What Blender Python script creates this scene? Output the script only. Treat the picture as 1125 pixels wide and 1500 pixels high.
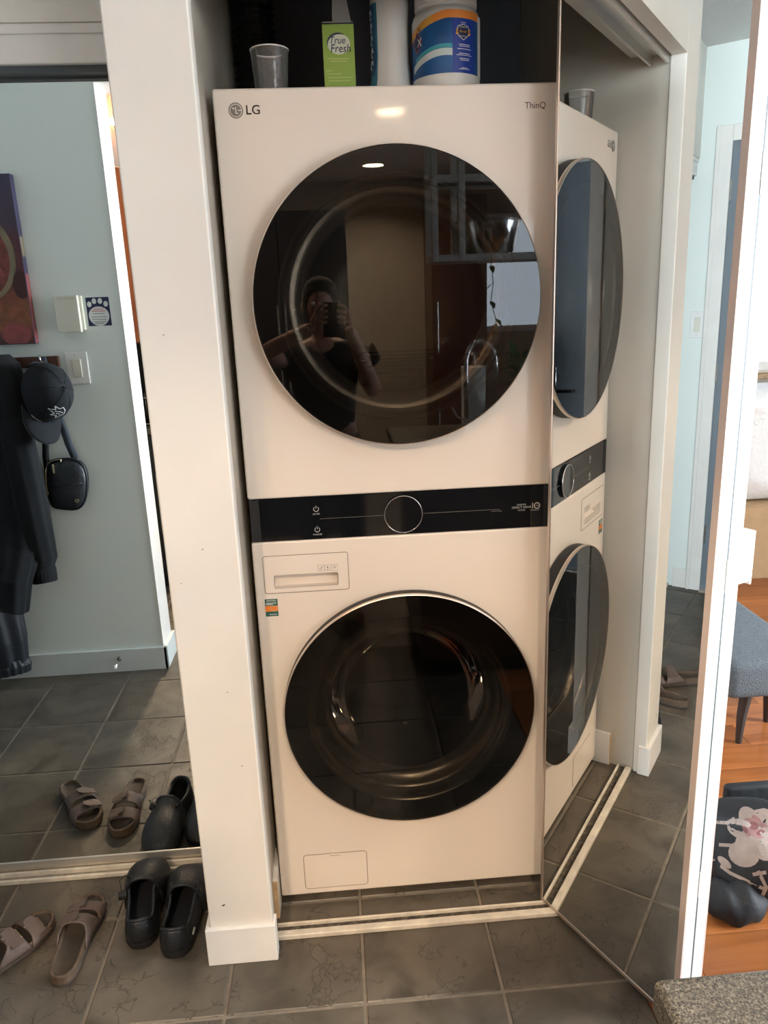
import bpy, bmesh, math, random
from mathutils import Vector, Matrix, Euler
from mathutils.bvhtree import BVHTree
random.seed(7)
for _o in list(bpy.data.objects): bpy.data.objects.remove(_o)
SC = bpy.context.scene
COL = SC.collection
PI = math.pi

# ------------------------------------------------------------------ camera
CAM_F, CAM_O = 1096.556, Vector((-0.1439, -1.611, 1.4773))
PITCH, YAW, ROLL = -0.2686, 0.0624, -0.0375
_f = Vector((math.sin(YAW)*math.cos(PITCH), math.cos(YAW)*math.cos(PITCH), math.sin(PITCH)))
_r = Vector((math.cos(YAW), -math.sin(YAW), 0)); _u = _r.cross(_f)
_r2 = math.cos(ROLL)*_r + math.sin(ROLL)*_u; _u2 = -math.sin(ROLL)*_r + math.cos(ROLL)*_u
CAM_M = Matrix(((_r2.x, _u2.x, -_f.x, CAM_O.x), (_r2.y, _u2.y, -_f.y, CAM_O.y), (_r2.z, _u2.z, -_f.z, CAM_O.z), (0, 0, 0, 1)))
cd = bpy.data.cameras.new('camera'); cam = bpy.data.objects.new('camera', cd); COL.objects.link(cam)
cd.sensor_fit = 'VERTICAL'; cd.sensor_height = 36; cd.lens = CAM_F/1500*36; cd.clip_start = 0.01
cam.matrix_world = CAM_M; SC.camera = cam

# ------------------------------------------------------------------ world, daylight, exposure
SC.view_settings.view_transform = 'Standard'; SC.view_settings.look = 'None'
SC.view_settings.gamma = 1; SC.view_settings.use_curve_mapping = False
SC.view_settings.exposure = 1.42
w = bpy.data.worlds.new('sky'); SC.world = w; w.use_nodes = True
w.node_tree.nodes['Background'].inputs[0].default_value = (.75, .87, 1, 1)
w.node_tree.nodes['Background'].inputs[1].default_value = 1.6

def area(name, loc, direction, sx, sy, power, color):
    l = bpy.data.lights.new(name, 'AREA'); l.shape = 'RECTANGLE'; l.size = sx; l.size_y = sy
    l.energy = power; l.color = color
    o = bpy.data.objects.new(name, l); COL.objects.link(o); o.location = loc
    o.rotation_euler = Vector(direction).to_track_quat('-Z', 'Z').to_euler(); return o
area('daylight_balcony_window', (4.4, -1.2, 1.45), (-1, 0, 0), 5.0, 1.9, 720, (.86, .94, .975))
area('daylight_patio_door', (3.1, -5.45, 1.2), (0, 1, 0), 1.9, 2.2, 58, (1, .93, .82))
area('daylight_kitchen_window', (1.55, -5.4, 1.7), (0, 1, 0), .7, .95, 4, (.85, .93, 1))
LAMPS = [(.25, -2.84), (.25, -4.5), (-1.25, -2.55), (-.88, -2.8)]  # last one is an added fill lamp, brightening the lower left
LAMP_W, LAMP_C = 26, (1, .76, .52)

# ------------------------------------------------------------------ materials
def mat(name, col, rough=.5, metal=0, spec=.5, coat=0, noise=None, bump=None, emit=None, sub=None, col2=None, alpha=None, trans=0, ior=1.5):
    """noise=(scale,detail,amount) mixes col->col2; bump=(scale,strength)"""
    m = bpy.data.materials.new(name); m.use_nodes = True; nt = m.node_tree; p = nt.nodes['Principled BSDF']
    p.inputs['Base Color'].default_value = (*col, 1); p.inputs['Roughness'].default_value = rough
    p.inputs['Metallic'].default_value = metal; p.inputs['Specular IOR Level'].default_value = spec
    p.inputs['Coat Weight'].default_value = coat; p.inputs['Coat Roughness'].default_value = .05
    p.inputs['Transmission Weight'].default_value = trans; p.inputs['IOR'].default_value = ior
    if emit: p.inputs['Emission Color'].default_value = (*emit[0], 1); p.inputs['Emission Strength'].default_value = emit[1]
    if noise or bump: tc = nt.nodes.new('ShaderNodeTexCoord')
    if noise:
        n = nt.nodes.new('ShaderNodeTexNoise'); n.inputs['Scale'].default_value = noise[0]; n.inputs['Detail'].default_value = noise[1]
        nt.links.new(tc.outputs['Object'], n.inputs['Vector'])
        r = nt.nodes.new('ShaderNodeValToRGB'); c2 = col2 or tuple(c*(1-noise[2]) for c in col)
        r.color_ramp.elements[0].position = .32; r.color_ramp.elements[1].position = .68
        r.color_ramp.elements[0].color = (*c2, 1); r.color_ramp.elements[1].color = (*col, 1)
        nt.links.new(n.outputs['Fac'], r.inputs[0]); nt.links.new(r.outputs[0], p.inputs['Base Color'])
    if bump:
        n = nt.nodes.new('ShaderNodeTexNoise'); n.inputs['Scale'].default_value = bump[0]; n.inputs['Detail'].default_value = 6
        nt.links.new(tc.outputs['Object'], n.inputs['Vector'])
        b = nt.nodes.new('ShaderNodeBump'); b.inputs['Strength'].default_value = bump[1]; b.inputs['Distance'].default_value = .01
        nt.links.new(n.outputs['Fac'], b.inputs['Height']); nt.links.new(b.outputs[0], p.inputs['Normal'])
    return m
def mirror_mat(name, col):
    m = mat(name, col, 0.0, 1.0); return m
def glass_mat(name, tint, ior=1.5, rough=0.0):
    m = bpy.data.materials.new(name); m.use_nodes = True; nt = m.node_tree; nt.nodes.clear()
    o = nt.nodes.new('ShaderNodeOutputMaterial'); mx = nt.nodes.new('ShaderNodeMixShader'); fr = nt.nodes.new('ShaderNodeFresnel')
    t = nt.nodes.new('ShaderNodeBsdfTransparent'); g = nt.nodes.new('ShaderNodeBsdfGlossy')
    fr.inputs[0].default_value = ior; t.inputs[0].default_value = (*tint, 1); g.inputs['Roughness'].default_value = rough
    nt.links.new(fr.outputs[0], mx.inputs[0]); nt.links.new(t.outputs[0], mx.inputs[1]); nt.links.new(g.outputs[0], mx.inputs[2]); nt.links.new(mx.outputs[0], o.inputs[0])
    return m
def tile_mat():
    m = bpy.data.materials.new('slate_tile'); m.use_nodes = True; nt = m.node_tree; p = nt.nodes['Principled BSDF']; L = nt.links.new
    g = nt.nodes.new('ShaderNodeNewGeometry'); oi = nt.nodes.new('ShaderNodeObjectInfo')
    ad = nt.nodes.new('ShaderNodeVectorMath'); ad.operation = 'MULTIPLY_ADD'; ad.inputs[1].default_value = (1, 1, 1)
    cmb = nt.nodes.new('ShaderNodeCombineXYZ'); mu = nt.nodes.new('ShaderNodeMath'); mu.operation = 'MULTIPLY'; mu.inputs[1].default_value = 37
    L(oi.outputs['Random'], mu.inputs[0]); L(mu.outputs[0], cmb.inputs[2]); L(g.outputs['Position'], ad.inputs[0]); L(cmb.outputs[0], ad.inputs[2])
    n1 = nt.nodes.new('ShaderNodeTexNoise'); n1.inputs['Scale'].default_value = 7; n1.inputs['Detail'].default_value = 8; n1.inputs['Distortion'].default_value = .8
    n2 = nt.nodes.new('ShaderNodeTexNoise'); n2.inputs['Scale'].default_value = 90; n2.inputs['Detail'].default_value = 4
    v = nt.nodes.new('ShaderNodeTexVoronoi'); v.feature = 'DISTANCE_TO_EDGE'; v.inputs['Scale'].default_value = 7
    nd = nt.nodes.new('ShaderNodeTexNoise'); nd.inputs['Scale'].default_value = 14; nd.inputs['Detail'].default_value = 5
    a2 = nt.nodes.new('ShaderNodeVectorMath'); a2.operation = 'MULTIPLY_ADD'; a2.inputs[1].default_value = (.28, .28, .28)
    for n in (n1, n2, nd): L(ad.outputs[0], n.inputs['Vector'])
    L(nd.outputs['Color'], a2.inputs[0]); L(ad.outputs[0], a2.inputs[2]); L(a2.outputs[0], v.inputs['Vector'])
    r = nt.nodes.new('ShaderNodeValToRGB'); e = r.color_ramp.elements
    e[0].position = .3; e[0].color = (.062, .053, .042, 1); e[1].position = .72; e[1].color = (.140, .119, .094, 1)
    L(n1.outputs['Fac'], r.inputs[0])
    cr = nt.nodes.new('ShaderNodeMapRange'); cr.inputs[1].default_value = 0; cr.inputs[2].default_value = .026; cr.inputs[3].default_value = .58; cr.inputs[4].default_value = 1
    L(v.outputs['Distance'], cr.inputs[0])
    # cracks only where a large noise allows
    mask = nt.nodes.new('ShaderNodeMapRange'); mask.inputs[1].default_value = .46; mask.inputs[2].default_value = .55; L(nd.outputs['Fac'], mask.inputs[0])
    mxm = nt.nodes.new('ShaderNodeMath'); mxm.operation = 'MAXIMUM'; inv = nt.nodes.new('ShaderNodeMath'); inv.operation = 'SUBTRACT'; inv.inputs[0].default_value = 1
    L(mask.outputs[0], inv.inputs[1]); L(inv.outputs[0], mxm.inputs[0]); L(cr.outputs[0], mxm.inputs[1])
    mx = nt.nodes.new('ShaderNodeMix'); mx.data_type = 'RGBA'; mx.blend_type = 'MULTIPLY'; mx.inputs[0].default_value = 1
    L(r.outputs[0], mx.inputs[6]); L(mxm.outputs[0], mx.inputs[7]); L(mx.outputs[2], p.inputs['Base Color'])
    hs = nt.nodes.new('ShaderNodeMath'); hs.operation = 'MULTIPLY_ADD'; hs.inputs[1].default_value = .12
    hh = nt.nodes.new('ShaderNodeMath'); hh.operation = 'MULTIPLY_ADD'; hh.inputs[1].default_value = .5
    L(n2.outputs['Fac'], hs.inputs[0]); L(n1.outputs['Fac'], hs.inputs[2]); L(mxm.outputs[0], hh.inputs[0]); L(hs.outputs[0], hh.inputs[2])
    b = nt.nodes.new('ShaderNodeBump'); b.inputs['Strength'].default_value = .6; b.inputs['Distance'].default_value = .007
    L(hh.outputs[0], b.inputs['Height']); L(b.outputs[0], p.inputs['Normal'])
    p.inputs['Roughness'].default_value = .42; p.inputs['Specular IOR Level'].default_value = .4
    return m
def wood_mat(name, c1, c2, axis='X', rough=.35, scale=1.0):
    m = bpy.data.materials.new(name); m.use_nodes = True; nt = m.node_tree; p = nt.nodes['Principled BSDF']; L = nt.links.new
    g = nt.nodes.new('ShaderNodeNewGeometry'); oi = nt.nodes.new('ShaderNodeObjectInfo'); mp = nt.nodes.new('ShaderNodeMapping')
    sc = {'X': (1.2, 16, 16), 'Y': (16, 1.2, 16), 'Z': (16, 16, 1.2)}[axis]; mp.inputs['Scale'].default_value = [s*scale for s in sc]
    cmb = nt.nodes.new('ShaderNodeCombineXYZ'); mu = nt.nodes.new('ShaderNodeMath'); mu.operation = 'MULTIPLY'; mu.inputs[1].default_value = 50
    L(oi.outputs['Random'], mu.inputs[0]); L(mu.outputs[0], cmb.inputs[0]); L(mu.outputs[0], cmb.inputs[2]); L(cmb.outputs[0], mp.inputs['Location']); L(g.outputs['Position'], mp.inputs['Vector'])
    n = nt.nodes.new('ShaderNodeTexNoise'); n.inputs['Scale'].default_value = 1.5; n.inputs['Detail'].default_value = 6; n.inputs['Distortion'].default_value = 1.0
    L(mp.outputs[0], n.inputs['Vector'])
    r = nt.nodes.new('ShaderNodeValToRGB'); r.color_ramp.elements[0].position = .3; r.color_ramp.elements[1].position = .7
    r.color_ramp.elements[0].color = (*c1, 1); r.color_ramp.elements[1].color = (*c2, 1); L(n.outputs['Fac'], r.inputs[0])
    hv = nt.nodes.new('ShaderNodeHueSaturation'); mr = nt.nodes.new('ShaderNodeMapRange'); mr.inputs[3].default_value = .75; mr.inputs[4].default_value = 1.2
    L(oi.outputs['Random'], mr.inputs[0]); L(mr.outputs[0], hv.inputs['Value']); L(r.outputs[0], hv.inputs['Color']); L(hv.outputs[0], p.inputs['Base Color'])
    p.inputs['Roughness'].default_value = rough
    return m
def granite_mat():
    m = bpy.data.materials.new('granite'); m.use_nodes = True; nt = m.node_tree; p = nt.nodes['Principled BSDF']; L = nt.links.new
    tc = nt.nodes.new('ShaderNodeTexCoord'); n = nt.nodes.new('ShaderNodeTexNoise'); n.inputs['Scale'].default_value = 420; n.inputs['Detail'].default_value = 4; n.inputs['Roughness'].default_value = .75
    v = nt.nodes.new('ShaderNodeTexVoronoi'); v.inputs['Scale'].default_value = 600
    L(tc.outputs['Object'], n.inputs['Vector']); L(tc.outputs['Object'], v.inputs['Vector'])
    mx = nt.nodes.new('ShaderNodeMath'); mx.operation = 'MULTIPLY_ADD'; mx.inputs[1].default_value = .35; L(v.outputs['Distance'], mx.inputs[0]); L(n.outputs['Fac'], mx.inputs[2])
    r = nt.nodes.new('ShaderNodeValToRGB'); e = r.color_ramp.elements; e[0].position = .46; e[0].color = (.022, .020, .017, 1); e[1].position = .95; e[1].color = (.24, .21, .16, 1)
    a = e.new(.62); a.color = (.060, .054, .043, 1); a = e.new(.72); a.color = (.105, .093, .072, 1)
    L(mx.outputs[0], r.inputs[0]); L(r.outputs[0], p.inputs['Base Color']); p.inputs['Roughness'].default_value = .25
    return m
M = {}
M['paint'] = mat('white_paint', (.765, .735, .68), .55, noise=(6, 4, .04), bump=(60, .03))
M['trim'] = mat('trim_paint', (.82, .80, .77), .4, noise=(14, 5, .05))
M['hallpaint'] = mat('grey_green_paint', (.76, .82, .795), .6, bump=(70, .03))
M['ceil'] = mat('stipple_ceiling', (.78, .78, .76), .9, bump=(160, .9))
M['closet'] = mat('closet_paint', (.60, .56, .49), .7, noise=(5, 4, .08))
M['closetshade'] = mat('closet_back_shade', (.20, .22, .27), .85)  # unlit back wall: its shade is put into this dark colour
M['rawwood'] = mat('raw_wood', (.62, .45, .27), .8, noise=(40, 5, .3))
M['grout'] = mat('grout', (.235, .20, .16), .9, noise=(30, 4, .3))
M['tile'] = tile_mat()
M['plank'] = wood_mat('plank_wood', (.27, .080, .022), (.42, .145, .042), 'X', .3)
M['cabinet'] = wood_mat('cabinet_wood', (.33, .085, .025), (.46, .14, .04), 'Z', .4)
M['darkcab'] = wood_mat('dark_cabinet_wood', (.06, .022, .014), (.10, .035, .02), 'Z', .35)
M['granite'] = granite_mat()
M['mirror'] = mirror_mat('silver_mirror', (.90, .925, .915))
M['alu'] = mat('brushed_aluminium', (.72, .70, .67), .35, .8)
M['aluwarm'] = mat('champagne_aluminium', (.74, .64, .56), .32, .9)
M['chrome'] = mat('chrome', (.8, .8, .8), .08, 1)
M['frame'] = mat('white_frame', (.84, .85, .85), .35)
M['stile'] = mat('taupe_stile', (.62, .53, .48), .4)
M['track'] = mat('cream_track', (.72, .67, .58), .45, noise=(30, 4, .25))
M['trackdark'] = mat('dark_track', (.07, .085, .095), .5)
M['grime'] = mat('grime', (.13, .11, .085), .9, noise=(90, 5, .8))
M['appl'] = mat('appliance_enamel', (.80, .735, .665), .28, coat=.35)
M['appl2'] = mat('appliance_plastic', (.80, .735, .665), .4)
M['gap'] = mat('seam_gap', (.28, .22, .17), .8)
M['black'] = mat('black_gloss', (.006, .007, .009), .06, spec=.5)
M['blackm'] = mat('black_matte', (.012, .013, .016), .6)
M['steel'] = mat('dark_satin_steel', (.42, .41, .39), .27, .9)
M['drum'] = mat('drum_steel', (.10, .095, .085), .35, .8, bump=(25, .2))
M['smoke'] = glass_mat('smoked_glass', (.30, .28, .25), 1.55)
M['bowl'] = glass_mat('bowl_glass', (.45, .45, .43), 1.28)
M['clear'] = glass_mat('clear_plastic', (.90, .91, .92), 1.45, .05)
def frost_mat():
    m = glass_mat('frosted_plastic', (.96, .965, .97), 1.4, .08); nt = m.node_tree; o = nt.nodes['Material Output']; src = o.inputs[0].links[0].from_socket
    d = nt.nodes.new('ShaderNodeBsdfDiffuse'); d.inputs[0].default_value = (.8, .81, .82, 1); mx = nt.nodes.new('ShaderNodeMixShader'); mx.inputs[0].default_value = .055
    nt.links.new(src, mx.inputs[1]); nt.links.new(d.outputs[0], mx.inputs[2]); nt.links.new(mx.outputs[0], o.inputs[0]); return m
M['frost'] = frost_mat()
M['greyprint'] = mat('grey_print', (.20, .19, .175), .4)
M['paleprint'] = mat('pale_print', (.42, .42, .42), .4)
M['darkprint'] = mat('dark_print', (.06, .055, .05), .4)
M['ivory'] = mat('ivory_plastic', (.70, .68, .58), .45)
M['white'] = mat('white_plastic', (.80, .80, .79), .35)
M['door'] = mat('slate_door_paint', (.155, .185, .22), .45, bump=(40, .03))

# ------------------------------------------------------------------ mesh helpers
def box(bm, x0, x1, y0, y1, z0, z1, bev=0, seg=2):
    r = bmesh.ops.create_cube(bm, size=1); vs = r['verts']
    for v in vs: v.co = Vector(((x0+x1)/2+v.co.x*(x1-x0), (y0+y1)/2+v.co.y*(y1-y0), (z0+z1)/2+v.co.z*(z1-z0)))
    if bev:
        es = list({e for v in vs for e in v.link_edges}); bmesh.ops.bevel(bm, geom=es, offset=bev, segments=seg, affect='EDGES', profile=.5)
    return bm
def B(*a, **k): return box(bmesh.new(), *a, **k)
def lathe(bm, prof, axis='Z', c=(0, 0, 0), n=64, closed=False):
    """prof = [(r, h)], revolved about axis through c"""
    rows = []
    for r, h in prof:
        row = []
        for i in range(n):
            a = 2*PI*i/n
            p = {'Z': (r*math.cos(a), r*math.sin(a), h), 'Y': (r*math.cos(a), h, r*math.sin(a)), 'X': (h, r*math.cos(a), r*math.sin(a))}[axis]
            row.append(bm.verts.new(Vector(c)+Vector(p)))
        rows.append(row)
    k = len(rows)
    for j in range(k if closed else k-1):
        a, b = rows[j], rows[(j+1) % k]
        for i in range(n):
            try: bm.faces.new((a[i], a[(i+1) % n], b[(i+1) % n], b[i]))
            except ValueError: pass
    bmesh.ops.remove_doubles(bm, verts=[v for row in rows for v in row], dist=1e-6)
    return bm
def tube(bm, pts, r, n=8, closed=False):
    pts = [Vector(p) for p in pts]; rows = []; k = len(pts); up = None
    for i, p in enumerate(pts):
        t = (pts[(i+1) % k]-pts[i-1]) if closed else (pts[min(i+1, k-1)]-pts[max(i-1, 0)])
        t.normalize()
        if up is None: up = t.orthogonal().normalized()
        up = (up-t*up.dot(t)).normalized(); s = t.cross(up); rr = r[i] if isinstance(r, (list, tuple)) else r
        rows.append([bm.verts.new(p+up*rr*math.cos(2*PI*j/n)+s*rr*math.sin(2*PI*j/n)) for j in range(n)])
    for i in range(k if closed else k-1):
        a, b = rows[i], rows[(i+1) % k]
        for j in range(n): bm.faces.new((a[j], a[(j+1) % n], b[(j+1) % n], b[j]))
    if not closed: bm.faces.new(rows[0][::-1]); bm.faces.new(rows[-1])
    return bm
def grid(bm, P, closed_u=False, closed_v=False):
    R = [[bm.verts.new(Vector(p)) for p in row] for row in P]; a, b = len(R), len(R[0])
    for i in range(a if closed_u else a-1):
        for j in range(b if closed_v else b-1):
            bm.faces.new((R[i][j], R[(i+1) % a][j], R[(i+1) % a][(j+1) % b], R[i][(j+1) % b]))
    return R
def rrect(x0, x1, z0, z1, r, n=6):
    o = []
    for cx, cz, a0 in ((x1-r, z1-r, 0), (x0+r, z1-r, PI/2), (x0+r, z0+r, PI), (x1-r, z0+r, 1.5*PI)):
        for i in range(n+1): a = a0+PI/2*i/n; o.append((cx+r*math.cos(a), cz+r*math.sin(a)))
    return o
def prism(bm, pts, f0, f1):
    """2-D outline -> solid between maps f0(p), f1(p)"""
    a = [bm.verts.new(Vector(f0(p))) for p in pts]; b = [bm.verts.new(Vector(f1(p))) for p in pts]; n = len(pts)
    bm.faces.new(a); bm.faces.new(b[::-1])
    for i in range(n): bm.faces.new((a[i], b[i], b[(i+1) % n], a[(i+1) % n]))
    return bm
def plate(bm, pts, y0, y1): return prism(bm, pts, lambda p: (p[0], y0, p[1]), lambda p: (p[0], y1, p[1]))
def obj(name, bm, m, parent=None, smooth=False, local=False):
    if isinstance(bm, bmesh.types.BMesh):
        bmesh.ops.recalc_face_normals(bm, faces=bm.faces); me = bpy.data.meshes.new(name); bm.to_mesh(me); bm.free()
    else: me = bm
    for x in (m if isinstance(m, (list, tuple)) else [m]):
        if x: me.materials.append(M[x] if isinstance(x, str) else x)
    if smooth:
        for p in me.polygons: p.use_smooth = True
        if smooth is not True: me.set_sharp_from_angle(angle=smooth)
    o = bpy.data.objects.new(name, me); COL.objects.link(o)
    if parent:
        o.parent = parent
        if not local: o.matrix_parent_inverse = world(parent).inverted()
    return o
def world(o):
    m = Matrix.LocRotScale(o.location, o.rotation_euler, o.scale)
    return world(o.parent) @ o.matrix_parent_inverse @ m if o.parent else m
SM = .6
def tag(o, label, cat, group=None, kind=None):
    o['label'] = label; o['category'] = cat
    if group: o['group'] = group
    if kind: o['kind'] = kind
    return o
def thing(name, label, cat, loc=(0, 0, 0), rot=(0, 0, 0), group=None, kind=None):
    o = bpy.data.objects.new(name, None); COL.objects.link(o); o.empty_display_size = .05
    o.location = loc; o.rotation_euler = rot; return tag(o, label, cat, group, kind)
def struct(name, bm, m, label, cat, smooth=False): return tag(obj(name, bm, m, None, smooth), label, cat, None, 'structure')
def boolean(o, cutters, op='DIFFERENCE'):
    for c in cutters:
        md = o.modifiers.new('b', 'BOOLEAN'); md.object = c; md.operation = op; md.solver = 'EXACT'
    dg = bpy.context.evaluated_depsgraph_get(); dg.update()
    me = bpy.data.meshes.new_from_object(o.evaluated_get(dg)); o.modifiers.clear(); o.data = me
    for c in cutters: bpy.data.objects.remove(c)
def apply_mods(o):
    dg = bpy.context.evaluated_depsgraph_get(); dg.update()
    me = bpy.data.meshes.new_from_object(o.evaluated_get(dg)); o.modifiers.clear(); o.data = me; return o
def text_bm(body, size, fmap, extrude=0.0, align='CENTER', xs=1.0, shear=0):
    """lettering as a bmesh; fmap maps (x, y, depth) to the place"""
    cu = bpy.data.curves.new('t', 'FONT'); cu.body = body; cu.size = size; cu.align_x = align; cu.align_y = 'CENTER'; cu.extrude = extrude; cu.resolution_u = 3; cu.shear = shear
    o = bpy.data.objects.new('t', cu); COL.objects.link(o); dg = bpy.context.evaluated_depsgraph_get(); dg.update()
    me = bpy.data.meshes.new_from_object(o.evaluated_get(dg)); bm = bmesh.new(); bm.from_mesh(me)
    bpy.data.objects.remove(o); bpy.data.curves.remove(cu); bpy.data.meshes.remove(me)
    for v in bm.verts: v.co = Vector(fmap(v.co.x*xs, v.co.y, v.co.z))
    return bm
def decal(polys, bvh, place, depth=.0008, cuts=3):
    """flat shapes laid on a surface: place(u,v) -> (origin, direction)"""
    bm = bmesh.new()
    for pl in polys:
        b2 = bmesh.new(); f = b2.faces.new([b2.verts.new((p[0], p[1], 0)) for p in pl]); bmesh.ops.triangulate(b2, faces=[f])
        bmesh.ops.subdivide_edges(b2, edges=b2.edges, cuts=cuts, use_grid_fill=True)
        mp = {}
        for v in b2.verts:
            o_, d_ = place(v.co.x, v.co.y); h = bvh.ray_cast(Vector(o_), Vector(d_))
            if h[0] is not None: mp[v.index] = bm.verts.new(h[0]-Vector(d_).normalized()*depth)
        b2.verts.index_update()
        for f in b2.faces:
            k = [v.index for v in f.verts]
            if all(i in mp for i in k): bm.faces.new([mp[i] for i in k])
        b2.free()
    return bm
def stroke(pts, wd):
    """polyline -> quads"""
    out = []; P = [Vector(p) for p in pts]
    for a, b in zip(P[:-1], P[1:]):
        d = (b-a).normalized(); n = Vector((-d.y, d.x))*wd/2; out.append([a-n-d*wd*.2, b-n+d*wd*.2, b+n+d*wd*.2, a+n-d*wd*.2])
    return out
def ellipse(cx, cy, rx, ry, n=20, rot=0):
    return [(cx+rx*math.cos(a)*math.cos(rot)-ry*math.sin(a)*math.sin(rot), cy+rx*math.cos(a)*math.sin(rot)+ry*math.sin(a)*math.cos(rot)) for a in [2*PI*i/n for i in range(n)]]
def skin(name, V, E, m, parent=None, sub=2, root=0, smooth=True):
    me = bpy.data.meshes.new(name); me.from_pydata([v[:3] for v in V], E, []); o = bpy.data.objects.new(name, me); COL.objects.link(o)
    md = o.modifiers.new('s', 'SKIN'); md.use_smooth_shade = True
    for i, d in enumerate(me.skin_vertices[0].data):
        r = V[i][3]; d.radius = r if isinstance(r, tuple) else (r, r); d.use_root = (i == root)
    s = o.modifiers.new('u', 'SUBSURF'); s.levels = sub; s.render_levels = sub
    apply_mods(o); o.data.name = name
    o.data.materials.clear(); o.data.materials.append(M[m] if isinstance(m, str) else m)
    for p in o.data.polygons: p.use_smooth = True
    if parent: o.parent = parent; o.matrix_parent_inverse = world(parent).inverted()
    return o

# ================================================================== THE SETTING
H = 2.49
TS = .307; TX0, TY0 = .163, -.307
# --- tiled floor
fl = struct('floor', B(-2.15, .468, -5.2, .8, -.06, -.0035), 'grout', 'grey slate tile floor of the hall and kitchen with pale grout', 'floor')
tm = bpy.data.meshes.new('tile'); _b = B(-.1500, .1500, -.1500, .1500, -.010, 0, bev=.0024, seg=1); _b.to_mesh(tm); _b.free(); tm.materials.append(M['tile'])
for i in range(-7, 2):
    for j in range(-15, 4):
        cx, cy = TX0+(i-.5)*TS, TY0+(j+.5)*TS
        if cy < -1.35 and cx < -1.75: continue
        t = bpy.data.objects.new('tile', tm); COL.objects.link(t); t.parent = fl; t.location = (cx, cy, random.uniform(-.0006, 0))
        t.rotation_euler = (0, 0, random.choice((0, PI/2, PI, -PI/2)))
# --- plank floor of the living room
fw = struct('floor_living', B(.468, 4.2, -5.2, 3.0, -.06, -.005), 'darkcab', 'orange brown hardwood plank floor of the living room', 'floor')
PW = .124; y = -1.15
pm = {}
for k in range(34):
    y0 = -1.2+k*PW; x = .470 - random.uniform(0, .9)
    while x < 4.2:
        ln = random.choice((.9, 1.2, 1.5)); x1 = min(x+ln, 4.2); xs = max(x, .470)
        if x1-xs > .05:
            b = B(xs+.0006, x1-.0006, y0+.0007, y0+PW-.0007, -.012, 0, bev=.001, seg=1); obj('plank', b, 'plank', fw)
        x += ln
for k in range(8):   # planks beyond the counter, out of the way
    y0 = -5.2+k*.5; obj('plank', B(.470, 4.2, y0+.0007, y0+.4993, -.012, 0), 'plank', fw)
# --- ceiling
struct('ceiling', B(-2.2, 4.3, -5.3, 3.1, H, H+.06), 'ceil', 'white stippled ceiling', 'ceiling')
# --- walls
struct('wall_hall', B(-2.05, -.93, -1.19, -1.04, 0, H), 'hallpaint', 'grey green hall wall where the coats hang', 'wall')
struct('wall_end', B(-2.15, -2.05, -1.19, .9, 0, H), 'hallpaint', 'pale hall end wall around the entry door', 'wall')
struct('wall_header', B(-.93, 4.2, -1.19, -1.04, 2.279, H), 'hallpaint', 'wall beam above the kitchen opening', 'wall')
t1 = struct('trim_1', B(-.93, -.926, -1.192, -1.038, 0, 2.279), 'trim', 'white painted end of the hall wall at kitchen opening', 'trim')
obj('soffit_board', B(-.926, 4.2, -1.192, -1.038, 2.275, 2.279), 'trim', t1)
bm = B(-.495, -.36, -.12, .8, 0, H); box(bm, -.495, -.350, -.16, -.12, 0, H, bev=.003)
struct('wall_partition', bm, 'paint', 'narrow white wall end between mirrored closet and laundry closet', 'wall')
_wp = bpy.data.objects['wall_partition']
for cx, cz, rx, rz in ((-.458, .158, .0045, .0022), (-.40, .70, .0016, .0010), (-.42, 1.02, .0014, .0014), (-.45, 1.44, .0012, .0010), (-.385, .52, .0018, .0010), (-.47, .95, .0010, .0014)):
    b_ = bmesh.new(); b_.faces.new([b_.verts.new((p[0], -.1604, p[1])) for p in ellipse(cx, cz, rx, rz, 10, .5)]); obj('paint_chip', b_, 'grime', _wp)
struct('wall_closet_left', B(-.360, -.358, -.118, .8, .0, 2.45), 'closet', 'scuffed grey beige inner side wall of the laundry closet', 'wall')
struct('wall_closet_back', B(-.358, .45, .785, .80, 0, 2.45), 'closetshade', 'back wall of the laundry closet with shade in its dark colour', 'wall')
struct('wall_closet_right', B(.45, .57, -.16, 3.0, 0, H), 'paint', 'white wall on the hinge side of the laundry closet', 'wall')
bm = B(-.350, .45, -.16, -.125, 2.045, H); box(bm, -.36, .45, -.125, -.02, 2.06, H)
struct('wall_laundry_header', bm, 'paint', 'white wall above the laundry closet opening', 'wall')
struct('wall_closet_header', B(-2.05, -.495, .13, .25, 2.047, H), 'paint', 'white wall above the mirrored sliding closet doors', 'wall')
struct('wall_back', B(-2.15, .57, .80, .9, 0, H), 'paint', 'back wall behind both closets', 'wall')
def holed(x0, x1, z0, z1, hx0, hx1, hz0, hz1, f):
    bm = bmesh.new()
    for a in ((x0, x1, z0, hz0), (x0, x1, hz1, z1), (x0, hx0, hz0, hz1), (hx1, x1, hz0, hz1)): f(bm, *a)
    return bm
struct('wall_right', holed(-5.2, 3.0, 0, H, -3.7, 1.3, .45, 2.4, lambda bm, a, b, c, d: box(bm, 4.2, 4.3, a, b, c, d)), 'paint', 'white living room wall around the balcony window', 'wall')
struct('wall_living_back', holed(.57, 4.2, 0, H, 1.3, 3.5, 1.0, 2.3, lambda bm, a, b, c, d: box(bm, a, b, 3.0, 3.1, c, d)), 'paint', 'white far living room wall with a window', 'wall')
M['tan'] = mat('tan_kitchen_paint', (.36, .31, .25), .7)
bm = holed(-1.95, 2.05, 0, H, 1.2, 1.9, 1.22, 2.2, lambda bm, a, b, c, d: box(bm, a, b, -5.3, -5.2, c, d)); box(bm, 2.05, 4.2, -5.3, -5.2, 2.35, H); box(bm, 4.1, 4.2, -5.3, -5.2, 0, 2.35)
struct('wall_kitchen_back', bm, 'tan', 'tan wall at the far end of the kitchen', 'wall')
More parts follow.
